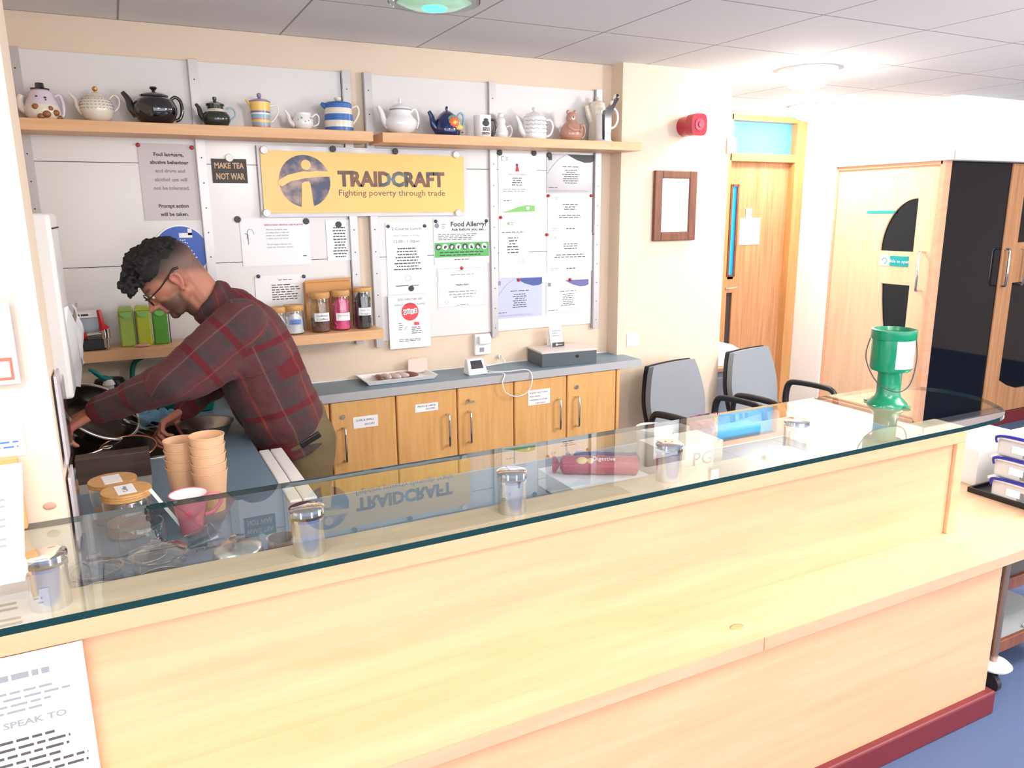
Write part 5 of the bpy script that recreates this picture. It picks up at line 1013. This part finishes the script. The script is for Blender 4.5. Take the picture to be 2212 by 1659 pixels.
A = {  # joints
 'neck': V((-.60, -.69, 1.405)), 'c7': V((-.545, -.69, 1.385)), 'shL': V((-.515, -.865, 1.325)), 'elL': V((-.735, -.895, 1.165)), 'wrL': V((-.948, -.757, 1.072)),
 'shR': V((-.51, -.515, 1.29)), 'elR': V((-.585, -.43, 1.045)), 'wrR': V((-.69, -.535, .985)), 'mid': V((-.44, -.69, 1.14)), 'hip': V((-.335, -.69, .91)),
 'hpL': V((-.325, -.765, .89)), 'hpR': V((-.315, -.60, .89)), 'knL': V((-.335, -.775, .48)), 'knR': V((-.32, -.59, .48)), 'anL': V((-.28, -.775, .09)), 'anR': V((-.26, -.58, .09))}
bo = B()
# skull, face, jaw
bo.ell(H(-.012, 0, .052), (.098, .076, .084), rot=HR, seg=32, ring=20)
bo.ell(H(.035, 0, .03), (.066, .068, .075), rot=HR, seg=28, ring=16)
bo.ell(H(.042, 0, -.03), (.052, .056, .062), rot=HR, seg=28, ring=16)
bo.ell(H(.055, 0, -.062), (.034, .044, .026), rot=HR)
bo.cap(H(.0, .05, -.035), H(.062, .028, -.072), .019, .015); bo.cap(H(.0, -.05, -.035), H(.062, -.028, -.072), .019, .015)
bo.ell(H(.080, 0, -.072), (.019, .023, .017), rot=HR)
for s_ in (-1, 1):
    bo.ell(H(.066, .034 * s_, -.005), (.022, .02, .018), rot=HR)       # cheek
    bo.cap(H(.090, .010 * s_, .034), H(.078, .044 * s_, .036), .009, .007)  # brow ridge
bo.cap(H(.094, 0, .022), H(.116, 0, -.008), .0085, .0115); bo.ell(H(.122, 0, -.012), (.0125, .012, .0105), rot=HR)
for s_ in (-1, 1): bo.ell(H(.108, .012 * s_, -.015), (.011, .0075, .008), rot=HR)
bo.cap(H(.097, -.016, -.036), H(.097, .016, -.036), .0065); bo.cap(H(.095, -.014, -.047), H(.095, .014, -.047), .0075)
bo.ell(H(.094, 0, -.028), (.01, .018, .01), rot=HR)
# ears
for s_ in (-1, 1):
    e = [H(.006, .074 * s_, -.022), H(-.006, .080 * s_, -.014), H(-.016, .086 * s_, .004), H(-.018, .088 * s_, .022), H(-.008, .086 * s_, .033), H(.006, .080 * s_, .028), H(.008, .076 * s_, .012)]
    bo.tube(spline(e, 4), .0052, 8); bo.ell(H(-.004, .076 * s_, .006), (.014, .006, .024), rot=HR); bo.ell(H(.002, .075 * s_, -.02), (.008, .006, .010), rot=HR)
# neck, trunk core, limbs
bo.cap(H(-.045, 0, .01), A['neck'], .056, .058); bo.cap(A['neck'], A['c7'] + V((.01, 0, -.03)), .056, .056); bo.cap(H(-.01, 0, -.03), A['neck'] + V((-.02, 0, -.02)), .046, .05)
for s_ in (-.06, .06): bo.cap(A['c7'] + V((.02, s_, -.05)), A['mid'] + V((0, s_, 0)), .06, .08); bo.cap(A['mid'] + V((0, s_, 0)), A['hip'] + V((0, s_, -.02)), .08, .06)
for S_ in 'LR':
    bo.cap(A['c7'] + V((.03, 0, -.07)), A['sh' + S_] + V((0, 0, -.02)), .045, .04); bo.cap(A['sh' + S_], A['el' + S_], .05, .04); bo.cap(A['el' + S_], A['wr' + S_], .04, .027)
    bo.cap(A['hp' + S_], A['kn' + S_], .07, .05); bo.cap(A['kn' + S_], A['an' + S_], .052, .038); bo.cap(A['an' + S_], A['an' + S_] + V((-.12, 0, -.05)), .036, .028)
def hand(b, w, d, n, fingers, thumb, size=1.0):
    # w wrist, d palm direction, n back-of-hand normal; fingers: curl lists
    d = d.normalized(); n = (n - d * n.dot(d)).normalized(); s_ = d.cross(n)
    L = .088 * size
    for k in (-1.5, -.5, .5, 1.5):
        b.cap(w + s_ * k * .011 * size, w + d * L + s_ * k * .0185 * size, .0145 * size, .012 * size, seg=12)
    b.ell(w + d * .05 * size, (.045 * size, .036 * size, .014 * size), rot=Matrix((d, s_, n)).transposed())
    b.cap(w, w + d * .02, .022, .02)
    tips = []
    for k, (c_, sc_, sp_) in enumerate(fingers):
        p = w + d * L + s_ * (1.5 - k) * .0185 * size; a = 0; dd = d
        for j, ln in enumerate((.042, .026, .021)):
            a += c_[j]; dd = (d * math.cos(R(a)) - n * math.sin(R(a))) + s_ * sp_ * (1 if j == 0 else .5); q = p + dd.normalized() * ln * sc_ * size
            b.cap(p, q, (.0092 - .0008 * j) * size, (.0086 - .0008 * j) * size, seg=12); p = q
        tips.append(p)
    p = w + s_ * .022 * size + d * .02 * size
    for j, (v_, ln) in enumerate(thumb):
        dd = (d * v_[0] + s_ * v_[1] - n * v_[2]).normalized(); q = p + dd * ln * size
        b.cap(p, q, (.0135 - .0018 * j) * size, (.012 - .0018 * j) * size, seg=12); p = q
    return tips, p
# left hand inside the pan rim: fingers curl down
hand(bo, A['wrL'] + V((-.012, .004, -.003)), V((-.86, .22, -.45)), V((-.42, -.25, .87)), [((28, 30, 22), 1, .06), ((32, 34, 24), 1.08, .0), ((36, 36, 26), 1.0, -.04), ((42, 38, 26), .84, -.1)], [((.7, .7, .25), .036), ((.9, .35, .35), .03), ((.95, .1, .4), .024)])
# right hand round the tumbler: s_ must put the thumb towards the camera side
tR, thR = hand(bo, A['wrR'] + V((-.012, -.006, -.004)), V((-.80, -.42, -.36)), V((.0, .55, .80)), [((22, 50, 38), 1, .05), ((30, 55, 40), 1.06, 0), ((38, 55, 40), 1.0, -.03), ((46, 52, 40), .82, -.08)], [((.55, -.2, .85), .036), ((.35, -.2, 1.0), .032), ((.1, -.1, 1.0), .026)])
bm_ = vox(bo, .0042, 3, .5)
body = link_mesh('body', bm_, ['skin'] if 'skin' in MATS else [], man) if False else None
def skin():
    m = mat('skin', (196, 138, 112), .55); nt = m.node_tree; b = nt.nodes['Principled BSDF']
    b.inputs['Subsurface Weight'].default_value = .08; b.inputs['Subsurface Radius'].default_value = (.01, .004, .002)
    at_ = nt.nodes.new('ShaderNodeVertexColor'); at_.layer_name = 'tone'; nt.links.new(at_.outputs['Color'], b.inputs['Base Color'])
skin()
body = link_mesh('body', bm_, ['skin'], man)
col = bm_.color_attributes.new('tone', 'FLOAT_COLOR', 'POINT')
sk_ = V(lin((178, 118, 94))); shv = V(lin((92, 72, 68))); red_ = V(lin((206, 122, 108))); brd = V(lin((72, 54, 50))); lipc = V(lin((160, 92, 84)))
def sst(a, b_, x): t = max(0, min(1, (x - a) / (b_ - a))); return t * t * (3 - 2 * t)
rnd = random.Random(3)
for i, v in enumerate(bm_.vertices):
    p = v.co - HO; f_, l_, u_ = p.dot(Fd), p.dot(Ld), p.dot(Ud); c_ = sk_.copy()
    near = p.length < .2 and v.co.z > 1.34
    if near:
        # shaved sides: hair stubble above the ear and down to the nape
        fade = sst(.01, .06, u_ - .35 * max(0, f_) + .9 * max(0, -f_ - .015)) * (1 - sst(.058, .08, f_ - .3 * (u_ - .03)))
        fade *= sst(-.17, -.08, u_ + .6 * f_ + .02) if f_ < -.03 else 1
        c_ = c_.lerp(shv, .85 * fade); c_ = c_.lerp(V(lin((34, 27, 27))), .85 * fade * sst(.02, .085, u_ + .45 * max(0, -f_ - .01) * 0))
        # beard shadow over jaw, chin and upper lip
        bd = sst(.012, .03, f_) * sst(.012, -.025, u_) * (1 - .6 * sst(-.03, -.01, u_) * sst(.075, .06, f_))
        if f_ > .085 and -.052 < u_ < -.03 and abs(l_) < .024: c_ = c_.lerp(lipc, .7); bd = .1
        elif f_ > .09 and u_ > -.03: bd = 0
        c_ = c_.lerp(brd, .85 * bd)
        br = math.exp(-((u_ - .042) / .006) ** 2) * sst(.06, .072, f_) * sst(.058, .048, abs(l_)) * sst(.004, .012, abs(l_)); c_ = c_.lerp(brd, .9 * br)
        if abs(l_) > .079 and abs(f_) < .03 and u_ < .036: c_ = c_.lerp(red_, .5)
    elif (v.co - A['wrR']).length < .25 and v.co.z < 1.0 or (v.co - A['wrL']).length < .22: c_ = c_.lerp(red_, .35)
    col.data[i].color = (*c_, 1)
# eyes behind the glasses
for s_ in (-1, 1):
    B().ell(H(.083, .032 * s_, .020), .0115, 0, 16).ell(H(.0915, .032 * s_, .0175), .005, 1, 10).build('eye', [mat('eye_white', (225, 220, 215), .2), 'ink'], man)
# hair: curly top
hb = B(); rnd = random.Random(11)
for k in range(620):
    a = rnd.uniform(-1, 1); c_ = rnd.uniform(-1, 1)
    f_ = -.09 + .0925 * (a + 1); l_ = .066 * c_ * (1 - .25 * max(0, a) ** 2); 
    top = .052 + .084 * math.sqrt(max(0, 1 - ((f_ + .012) / .112) ** 2 - (l_ / .088) ** 2))
    th = .018 + .026 * sst(-.03, .08, f_) - .010 * abs(c_)
    if f_ < -.02: th = .003 + .018 * sst(-.09, -.02, f_)
    u_ = top - .004 + th * rnd.uniform(.1, 1.1)
    hb.ell(H(f_, l_, u_), rnd.uniform(.0045, .0085), 0, 8, ring=6)
for k in range(300):   # fringe falling over the forehead
    f_ = rnd.uniform(.065, .135); l_ = rnd.uniform(-.052, .052); u_ = .118 - (f_ - .065) * .45 + rnd.uniform(-.036, .026)
    hb.ell(H(f_, l_, u_), rnd.uniform(.0045, .0085), 0, 8, ring=6)
hb.ell(H(-.004, 0, .066), (.094, .073, .078), rot=HR, seg=28, ring=16)
for s_ in (-1, 1): hb.ell(H(.02, .052 * s_, .078), (.05, .022, .032), rot=HR)
hb.ell(H(-.03, 0, .068), (.078, .072, .072), rot=HR, seg=28, ring=16)
hm_ = vox(hb, .0032, 1, .3)
mat('hair', (16, 13, 13), .75, noise=.5, scale=150, bump=.8)
# keep only the crown part of the cap
bmh = bmesh.new(); bmh.from_mesh(hm_)
dl = [v for v in bmh.verts if (lambda f_, l_, u_: u_ < .058 + .30 * max(0, -f_ + .01) - .1 * 0 or (f_ > .085 and u_ < .045))(*[(v.co - HO).dot(q) for q in (Fd, Ld, Ud)])]
bmesh.ops.delete(bmh, geom=dl, context='VERTS'); bmh.to_mesh(hm_); bmh.free()
link_mesh('hair', hm_, ['hair'], man)
# glasses
gb = B()
for s_ in (-1, 1):
    c_ = H(.108, .033 * s_, .016); gb.tube([c_ + Ld * .025 * math.cos(R(a)) + Ud * .019 * math.sin(R(a)) + Fd * (-.006 * abs(math.cos(R(a))) * (1 if math.cos(R(a)) * s_ > 0 else 0)) for a in range(0, 360, 18)], .0019, 6, True)
    gb.tube([H(.102, .058 * s_, .022), H(.095, .071 * s_, .024), H(.05, .0785 * s_, .026), H(.0, .083 * s_, .036), H(-.022, .0845 * s_, .040), H(-.036, .084 * s_, .034)], [.0024, .0024, .0024, .003, .0042, .0035], 8)
gb.tube([H(.110, -.009, .02), H(.114, 0, .023), H(.110, .009, .02)], .0018, 6)
go = gb.build('glasses', mat('dark_frame', (38, 26, 26), .25), man)
for s_ in (-1, 1):
    lb = B(); c_ = H(.1085, .033 * s_, .016); lb.add([c_ + Ld * .0245 * math.cos(R(a)) + Ud * .0185 * math.sin(R(a)) for a in range(0, 360, 18)], [tuple(range(20))]); lb.build('lens', 'clear_glass', go)
# shirt
sb = B()
T0 = V((-.515, -.69, 1.345)); T1 = V((-.475, -.69, 1.265)); T2 = V((-.435, -.69, 1.12)); T3 = V((-.388, -.69, .995)); T4 = V((-.362, -.69, .922))
for s_ in (-1, 1):
    o_ = V((0, .075 * s_, 0)); sb.cap(T0 + o_ * .5, T1 + o_, .085, .122); sb.cap(T1 + o_, T2 + o_, .122, .142); sb.cap(T2 + o_ * .9, T3 + o_ * .8, .142, .142); sb.cap(T3 + o_ * .8, T4 + o_ * .7, .142, .128)
sb.cap(T1 + V((.04, .05, .0)), T2 + V((.02, .05, 0)), .1, .12)
sb.cap(T0 + V((.03, -.06, -.02)), A['shL'] + V((.02, .02, -.005)), .078, .075); sb.cap(T0 + V((.03, .06, -.02)), A['shR'] + V((.02, -.02, 0)), .078, .075)
sb.cap(A['shL'], A['elL'], .084, .070); sb.cap(A['elL'], A['wrL'], .069, .043); sb.cap(A['shR'], A['elR'], .08, .062); sb.cap(A['elR'], A['wrR'], .060, .038)
sb.cap(A['elL'] + V((.04, .01, -.01)), A['shL'] + V((.03, .05, -.06)), .06, .09)
ax = (A['c7'] - A['mid']).normalized()
for rr_, dz in ((.070, 0), (.066, .012), (.064, .022)):
    q = V((-.572, -.69, 1.382)) + V((-.6, 0, .45)).normalized() * dz; e1 = Ld; e2 = V((-.6, 0, .45)).normalized().cross(Ld).normalized()
    sb.tube([q + e1 * rr_ * math.cos(R(a)) + e2 * rr_ * 1.02 * math.sin(R(a)) for a in range(0, 360, 15)], .012, 8, True)
for k in range(5):   # folds and rolled hem
    a = k / 4
hem = []
for a in range(0, 360, 12):
    hem.append(T4 + V((.35, 0, -.9)).normalized() * .062 + V((.93, 0, .36)) * .128 * math.cos(R(a)) + V((0, .185 * math.sin(R(a)), 0)))
sb.tube(hem, .014, 8, True)
sm_ = vox(sb, .008, 4, .6)
# wrinkles + plaid coordinates
def seg_t(p, a, b_):
    d = b_ - a; t = (p - a).dot(d) / d.length_squared; tc_ = max(0, min(1, t)); return tc_, (p - (a + d * tc_)).length, t
uvl = sm_.uv_layers.new(name='plaid'); vuv = []
segs = [('t', T0, T2, .13, 0), ('t', T2, T4, .14, (T2 - T0).length), ('L', A['shL'], A['elL'], .075, 0), ('L', A['elL'], A['wrL'], .055, (A['elL'] - A['shL']).length), ('R', A['shR'], A['elR'], .07, 0), ('R', A['elR'], A['wrR'], .05, (A['elR'] - A['shR']).length)]
from mathutils import noise as MN
for v in sm_.vertices:
    p = v.co.copy(); best = None
    for k, a, b_, r_, off in segs:
        t, d_, tr = seg_t(p, a, b_)
        sc_ = d_ / r_ if k != 't' else V(((p - (a + (b_ - a) * t)).x, (p - (a + (b_ - a) * t)).y * .62, (p - (a + (b_ - a) * t)).z)).length / r_
        if best is None or sc_ < best[0]: best = (sc_, k, off + t * (b_ - a).length, p - (a + (b_ - a) * t), (b_ - a).normalized(), r_)
    _, k, u_, rel, dr, r_ = best
    if k == 't': e1 = V((0, -1, 0)); e2 = dr.cross(e1).normalized(); ang = math.atan2(rel.dot(e2), rel.dot(e1)); vuv.append((u_ + .02 * math.sin(ang * 1.0), ang * .17 + (p.x + .4) * .25 * 0))
    else: e1 = dr.orthogonal().normalized(); e1 = V((0, -1, 0)) - dr * V((0, -1, 0)).dot(dr); e1.normalize(); e2 = dr.cross(e1); ang = math.atan2(rel.dot(e2), rel.dot(e1)); vuv.append((u_ + .045, ang * r_ + .6))
    w_ = MN.noise(p * 9) * .010 + MN.noise(V((p.x * 26 + p.z * 16, p.y * 7, p.z * 26 - p.x * 10))) * .0042
    v.co = p + v.normal * (w_ + .002)
for lp in sm_.loops: uvl.data[lp.index].uv = vuv[lp.vertex_index]
m = mat('plaid_shirt', (92, 66, 70), .95); nt = m.node_tree; b = nt.nodes['Principled BSDF']; b.inputs['Sheen Weight'].default_value = .04
uvn = nt.nodes.new('ShaderNodeUVMap'); uvn.uv_map = 'plaid'; sx = nt.nodes.new('ShaderNodeSeparateXYZ'); nt.links.new(uvn.outputs[0], sx.inputs[0])
nz = nt.nodes.new('ShaderNodeTexNoise'); nz.inputs['Scale'].default_value = 260; tc = nt.nodes.new('ShaderNodeTexCoord'); nt.links.new(tc.outputs['Object'], nz.inputs[0])
nz2 = nt.nodes.new('ShaderNodeTexNoise'); nz2.inputs['Scale'].default_value = 14; nt.links.new(tc.outputs['Object'], nz2.inputs[0])
def stripe(src, per, off, half, soft=.35):
    f_ = mth('FRACT', mth('DIVIDE', mth('ADD', src, off + 10 * per), per)); d_ = mth('MULTIPLY', mth('ABSOLUTE', mth('SUBTRACT', f_, .5)), per)
    return mth('SUBTRACT', 1, mth('DIVIDE', mth('SUBTRACT', d_, half), half * soft + .0005, ), True) if False else mth('MULTIPLY', 1, mth('DIVIDE', mth('SUBTRACT', half * (1 + soft), d_), half * soft, True), True)
def mixc(fac, a, c_):
    mx = nt.nodes.new('ShaderNodeMix'); mx.data_type = 'RGBA'
    if isinstance(fac, float): mx.inputs[0].default_value = fac
    else: nt.links.new(fac, mx.inputs[0])
    for i, q in ((6, a), (7, c_)):
        if isinstance(q, tuple): mx.inputs[i].default_value = (*lin(q), 1)
        else: nt.links.new(q, mx.inputs[i])
    return mx.outputs[2]
U_, V_ = sx.outputs[0], sx.outputs[1]
base = mixc(nz.outputs['Fac'], (54, 36, 40), (88, 62, 64))
blk = mth('MULTIPLY', stripe(V_, .16, .03, .034, .5), .55); base = mixc(blk, base, (98, 44, 46))
base = mixc(mth('MULTIPLY', stripe(V_, .16, .11, .022, .5), .5), base, (54, 48, 50))
base = mixc(mth('MULTIPLY', stripe(U_, .12, .02, .016, .5), .35), base, (86, 42, 46))
base = mixc(mth('MULTIPLY', stripe(U_, .12, .075, .0095, .35), .9), base, (92, 14, 26))
base = mixc(mth('MULTIPLY', stripe(V_, .16, .075, .0018, .8), .22), base, (150, 108, 102))
base = mixc(mth('MULTIPLY', stripe(V_, .16, .012, .003, .6), mth('MULTIPLY', nz2.outputs['Fac'], .55)), base, (170, 66, 44))
nt.links.new(base, b.inputs['Base Color'])
bp = nt.nodes.new('ShaderNodeBump'); bp.inputs['Strength'].default_value = .35; bp.inputs['Distance'].default_value = .0015; nt.links.new(nz.outputs['Fac'], bp.inputs['Height']); nt.links.new(bp.outputs[0], b.inputs['Normal'])
link_mesh('shirt', sm_, ['plaid_shirt'], man)
# trousers
tb_ = B()
for s_, S_ in ((-1, 'L'), (1, 'R')):
    tb_.cap(V((-.335, -.69 + .055 * s_, .95)), A['hp' + S_] + V((0, 0, 0)), .108, .108); tb_.cap(A['hp' + S_] + V((.02, 0, -.01)), A['kn' + S_], .102, .072); tb_.cap(A['kn' + S_], A['an' + S_] + V((0, 0, .02)), .072, .056)
tm_ = vox(tb_, .009, 4, .6)
for v in tm_.vertices: v.co = v.co + v.normal * (MN.noise(v.co * 14) * .006)
mat('khaki', (104, 88, 60), .85, noise=.1, scale=120, bump=.2); link_mesh('trousers', tm_, ['khaki'], man)
# dark phone edge in the hip pocket
b = B(); b.X = Matrix.Translation((-.318, -.868, .905)) @ Matrix.Rotation(R(-26), 4, 'Y'); b.box(-.038, .04, -.006, .006, -.010, .012); b.build('dark_pocket_item', 'black_plastic', man, bevel=.004)
for S_ in 'LR':
    a = A['an' + S_]; sb_ = B(); sb_.cap(V((a.x + .03, a.y, .05)), V((a.x - .15, a.y, .04)), .045, .036, seg=16)
    me = vox(sb_, .008, 2); 
    for v in me.vertices: v.co.z = max(v.co.z, .004)
    link_mesh('shoe', me, ['black_plastic'], man)
# tumbler held in the right hand
tg = thing('drinking_glass', 'clear tumbler held in the man\'s right hand', 'glass', (-.835, -.60, .955), 0)
b = B(); b.X = Matrix.Rotation(R(-52), 4, 'Y') @ Matrix.Rotation(R(14), 4, 'X'); b.lathe([(0, -.06), (.021, -.06), (.026, .05), (.028, .062), (.0265, .062), (.0245, .05), (.019, -.054), (0, -.054)], seg=30); b.build('body', 'clear_glass', tg)
# ================================================================ chairs, cabinet, trolley, boxes on the right
mat('seat_fabric', (136, 140, 146), .95, noise=.1, scale=300, bump=.3); mat('chair_black', (26, 26, 30), .4)
def chair(x, y, rz, lab):
    t = thing('office_chair', lab, 'chair', (x, y, 0), rz, 'grey fabric office armchairs')
    # local: faces -y
    def pad(w0, w1, w2, h_, d_, n=14):
        b = B(); pts = []
        prof = [(-w1 * .5, .02), (-w2 * .5, h_ * .45), (-w0 * .5, h_ * .93), (-w0 * .5 + .05, h_), (w0 * .5 - .05, h_), (w0 * .5, h_ * .93), (w2 * .5, h_ * .45), (w1 * .5, .02), (w1 * .5 - .05, -.02), (-w1 * .5 + .05, -.02)]
        sp_ = spline([(p[0], 0, p[1]) for p in prof + [prof[0]]], 5)[:-1]
        return b.prism([(p.x, p.z) for p in sp_], -d_, 0, 'y', 0, True)
    bk = pad(.36, .43, .45, .33, .035); o = bk.build('backrest', 'seat_fabric', t, loc=(0, .22, .545), rot=(R(-10), 0, 0), bevel=.012, bseg=3)
    sh_ = pad(.37, .44, .46, .335, .02); sh_.build('back_shell', 'chair_black', t, loc=(0, .243, .542), rot=(R(-10), 0, 0), bevel=.006)
    b = B().prism([(-.22, -.22), (.22, -.22), (.235, -.1), (.22, .2), (-.22, .2), (-.235, -.1)], .42, .48, 'z'); b.build('seat', 'seat_fabric', t, bevel=.02, bseg=3)
    B().tube([(-.03, .2, .43), (-.03, .27, .45), (-.03, .285, .62)], .012, 8).tube([(.03, .2, .43), (.03, .27, .45), (.03, .285, .62)], .012, 8).build('back_support', 'chair_black', t)
    for s_ in (-1, 1):
        B().tube(spline([(s_ * .2, -.16, .41), (s_ * .26, -.16, .43), (s_ * .27, -.155, .58), (s_ * .27, -.13, .645), (s_ * .27, -.06, .66), (s_ * .27, .1, .66), (s_ * .27, .15, .64), (s_ * .27, .165, .56), (s_ * .26, .15, .43), (s_ * .2, .14, .41)], 4), .016, 10, flat=1.2).build('armrest', 'chair_black', t)
    for sx_ in (-1, 1):
        for sy_ in (-1, 1): B().tube([(sx_ * .19, sy_ * .17, .42), (sx_ * .235, sy_ * .23, .012)], .012, 10).build('leg', 'chair_black', t)
    return t
c1 = chair(1.82, -.50, R(12), 'grey office chair in front of the cream wall under the picture frame')
c2 = copy_tree(c1); c2.location = (2.47, -.40, 0); c2.rotation_euler.z = R(12); c2['label'] = 'grey office chair at the wall end in front of the oak door'
pc = thing('drawer_cabinet', 'grey drawer cabinet with a beech top beyond the wall end', 'cabinet', (2.55, .42, 0))
B().box(-.3, .25, -.2, .2, .02, .66).build('case', mat('cab_grey', (150, 156, 170), .5), pc, bevel=.002)
B().box(-.31, .26, -.215, .21, .66, .685).build('top', 'beech_edge', pc, bevel=.002)
for k in range(2): B().box(-.295, .245, -.212, -.2, .06 + .29 * k, .33 + .29 * k).build('drawer', 'cab_grey', pc, bevel=.003)
pr_ = thing('desktop_printer', 'white desktop machine with a teal stripe on the drawer cabinet', 'printer', (2.60, .42, .685))
B().box(-.3, .12, -.18, .18, 0, .1).add([(-.3, -.18, .1), (.12, -.18, .1), (.12, .18, .1), (-.3, .18, .1), (-.28, -.12, .15), (.08, -.14, .13), (.08, .16, .13), (-.28, .16, .15)], [(4, 5, 6, 7), (0, 1, 5, 4), (1, 2, 6, 5), (2, 3, 7, 6), (3, 0, 4, 7)]).build('case', 'white_plastic', pr_, bevel=.006)
B().box(.0, .08, -.1815, -.18, .09, .097).build('stripe', 'teal_sign', pr_); B().tube(spline([(-.28, -.19, .01), (-.22, -.21, .04), (-.16, -.2, .03), (-.2, -.19, .008)], 5), .008, 8).build('lead', 'ink_grey', pr_)
# tray, three lidded boxes and a carton on the shelf top end
ZC = .593
tr = thing('black_tray', 'flat black tray under the stacked clear boxes at the right edge', 'tray', (2.32, -1.95, ZC))
B().box(-.3, .3, -.19, .19, 0, .008).box(-.3, -.292, -.19, .19, .008, .02).box(-.292, .3, -.19, -.182, .008, .02).box(-.292, .3, .182, .19, .008, .02).build('tray', 'black_plastic', tr)
mat('cloudy_plastic', (206, 206, 204), .25); mat('box_blue', (36, 40, 150), .3); mat('grey_contents', (120, 122, 126), .6, noise=.3, scale=30)
bx0 = None
for k in range(3):
    z = ZC + .009 + .083 * k
    if k == 0:
        bx0 = t = thing('lidded_box', 'bottom clear plastic box with blue handles at the right edge', 'storage box', (2.03, -1.97, z), 0, 'stacked clear boxes with blue handles')
        # handle end faces -x ; box runs in +x
        B().box(0, .36, -.13, .13, 0, .066).build('tub', 'cloudy_plastic', t, bevel=.012, bseg=3)
        B().box(-.001, .0, -.09, .03, .01, .045).build('contents_view', 'grey_contents', t)
        B().box(-.0035, -.001, .02, .07, .022, .05).build('label', 'paper', t)
        B().box(-.012, .372, -.142, .142, .066, .080).build('lid', 'white_plastic', t, bevel=.006)
        B().tube(spline([(-.008, .125, .05), (-.018, .12, .074), (-.024, .07, .085), (-.024, -.07, .085), (-.018, -.12, .074), (-.008, -.125, .05)], 5), .0065, 8, flat=.7).build('handle', 'box_blue', t)
    else:
        c_ = copy_tree(bx0); c_.location.z = z; c_['label'] = ('middle', 'topmost')[k - 1] + ' clear plastic box with blue handles at the right edge'
wc = thing('white_carton', 'plain white carton standing behind the stacked clear boxes', 'carton', (2.30, -1.61, ZC)); B().box(-.2, .2, -.13, .1, 0, .15).build('carton', 'paper', wc, bevel=.002)
# low trolley under the overhanging shelf top
tl = thing('trolley', 'small trolley with steel posts and brown-edged shelves beneath the counter end', 'trolley', (1.99, -1.88, 0))
mat('post_steel', (176, 150, 132), .25, .8)
for sx_ in (-1, 1):
    for sy_ in (-1, 1):
        B().cyl((sx_ * .24, sy_ * .21, .11), .012, .43, 14).build('post', 'post_steel', tl)
        cs = B(); cs.lathe([(0, .1), (.055, .1), (.06, .108), (.05, .118), (0, .12)], (sx_ * .24, sy_ * .21, 0), 28).build('bumper_disc', 'white_plastic', tl)
        w_ = B(); w_.X = Matrix.Translation((sx_ * .24 - .012, sy_ * .21, .035)) @ Matrix.Rotation(R(90), 4, 'Y'); w_.cyl((0, 0, 0), .034, .022, 24); w_.X = Matrix.Identity(4)
        w_.box(sx_ * .24 - .018, sx_ * .24 - .014, sy_ * .21 - .015, sy_ * .21 + .02, .03, .1).box(sx_ * .24 + .012, sx_ * .24 + .016, sy_ * .21 - .015, sy_ * .21 + .02, .03, .1); w_.build('castor', 'dark_metal', tl)
for z in (.16, .40):
    B().box(-.22, .22, -.2, .2, z, z + .012).build('shelf', mat('shelf_grey', (170, 176, 178), .4), tl); B().box(-.235, .235, -.215, -.2, z - .015, z + .03).box(-.24, -.225, -.2, .2, z - .015, z + .03).build('shelf_edge', 'brown_frame', tl, bevel=.003)
B().box(-.232, -.226, -.15, .15, .44, .52).build('side_panel', 'cab_grey', tl)
tag(B().tube([(-.05, 0, 0), (.06, .01, .03)], .007, 8).build('bent_tube', 'white_plastic', loc=(2.02, -2.06, .18)), 'short pale tube end on the lower trolley shelf', 'tube')
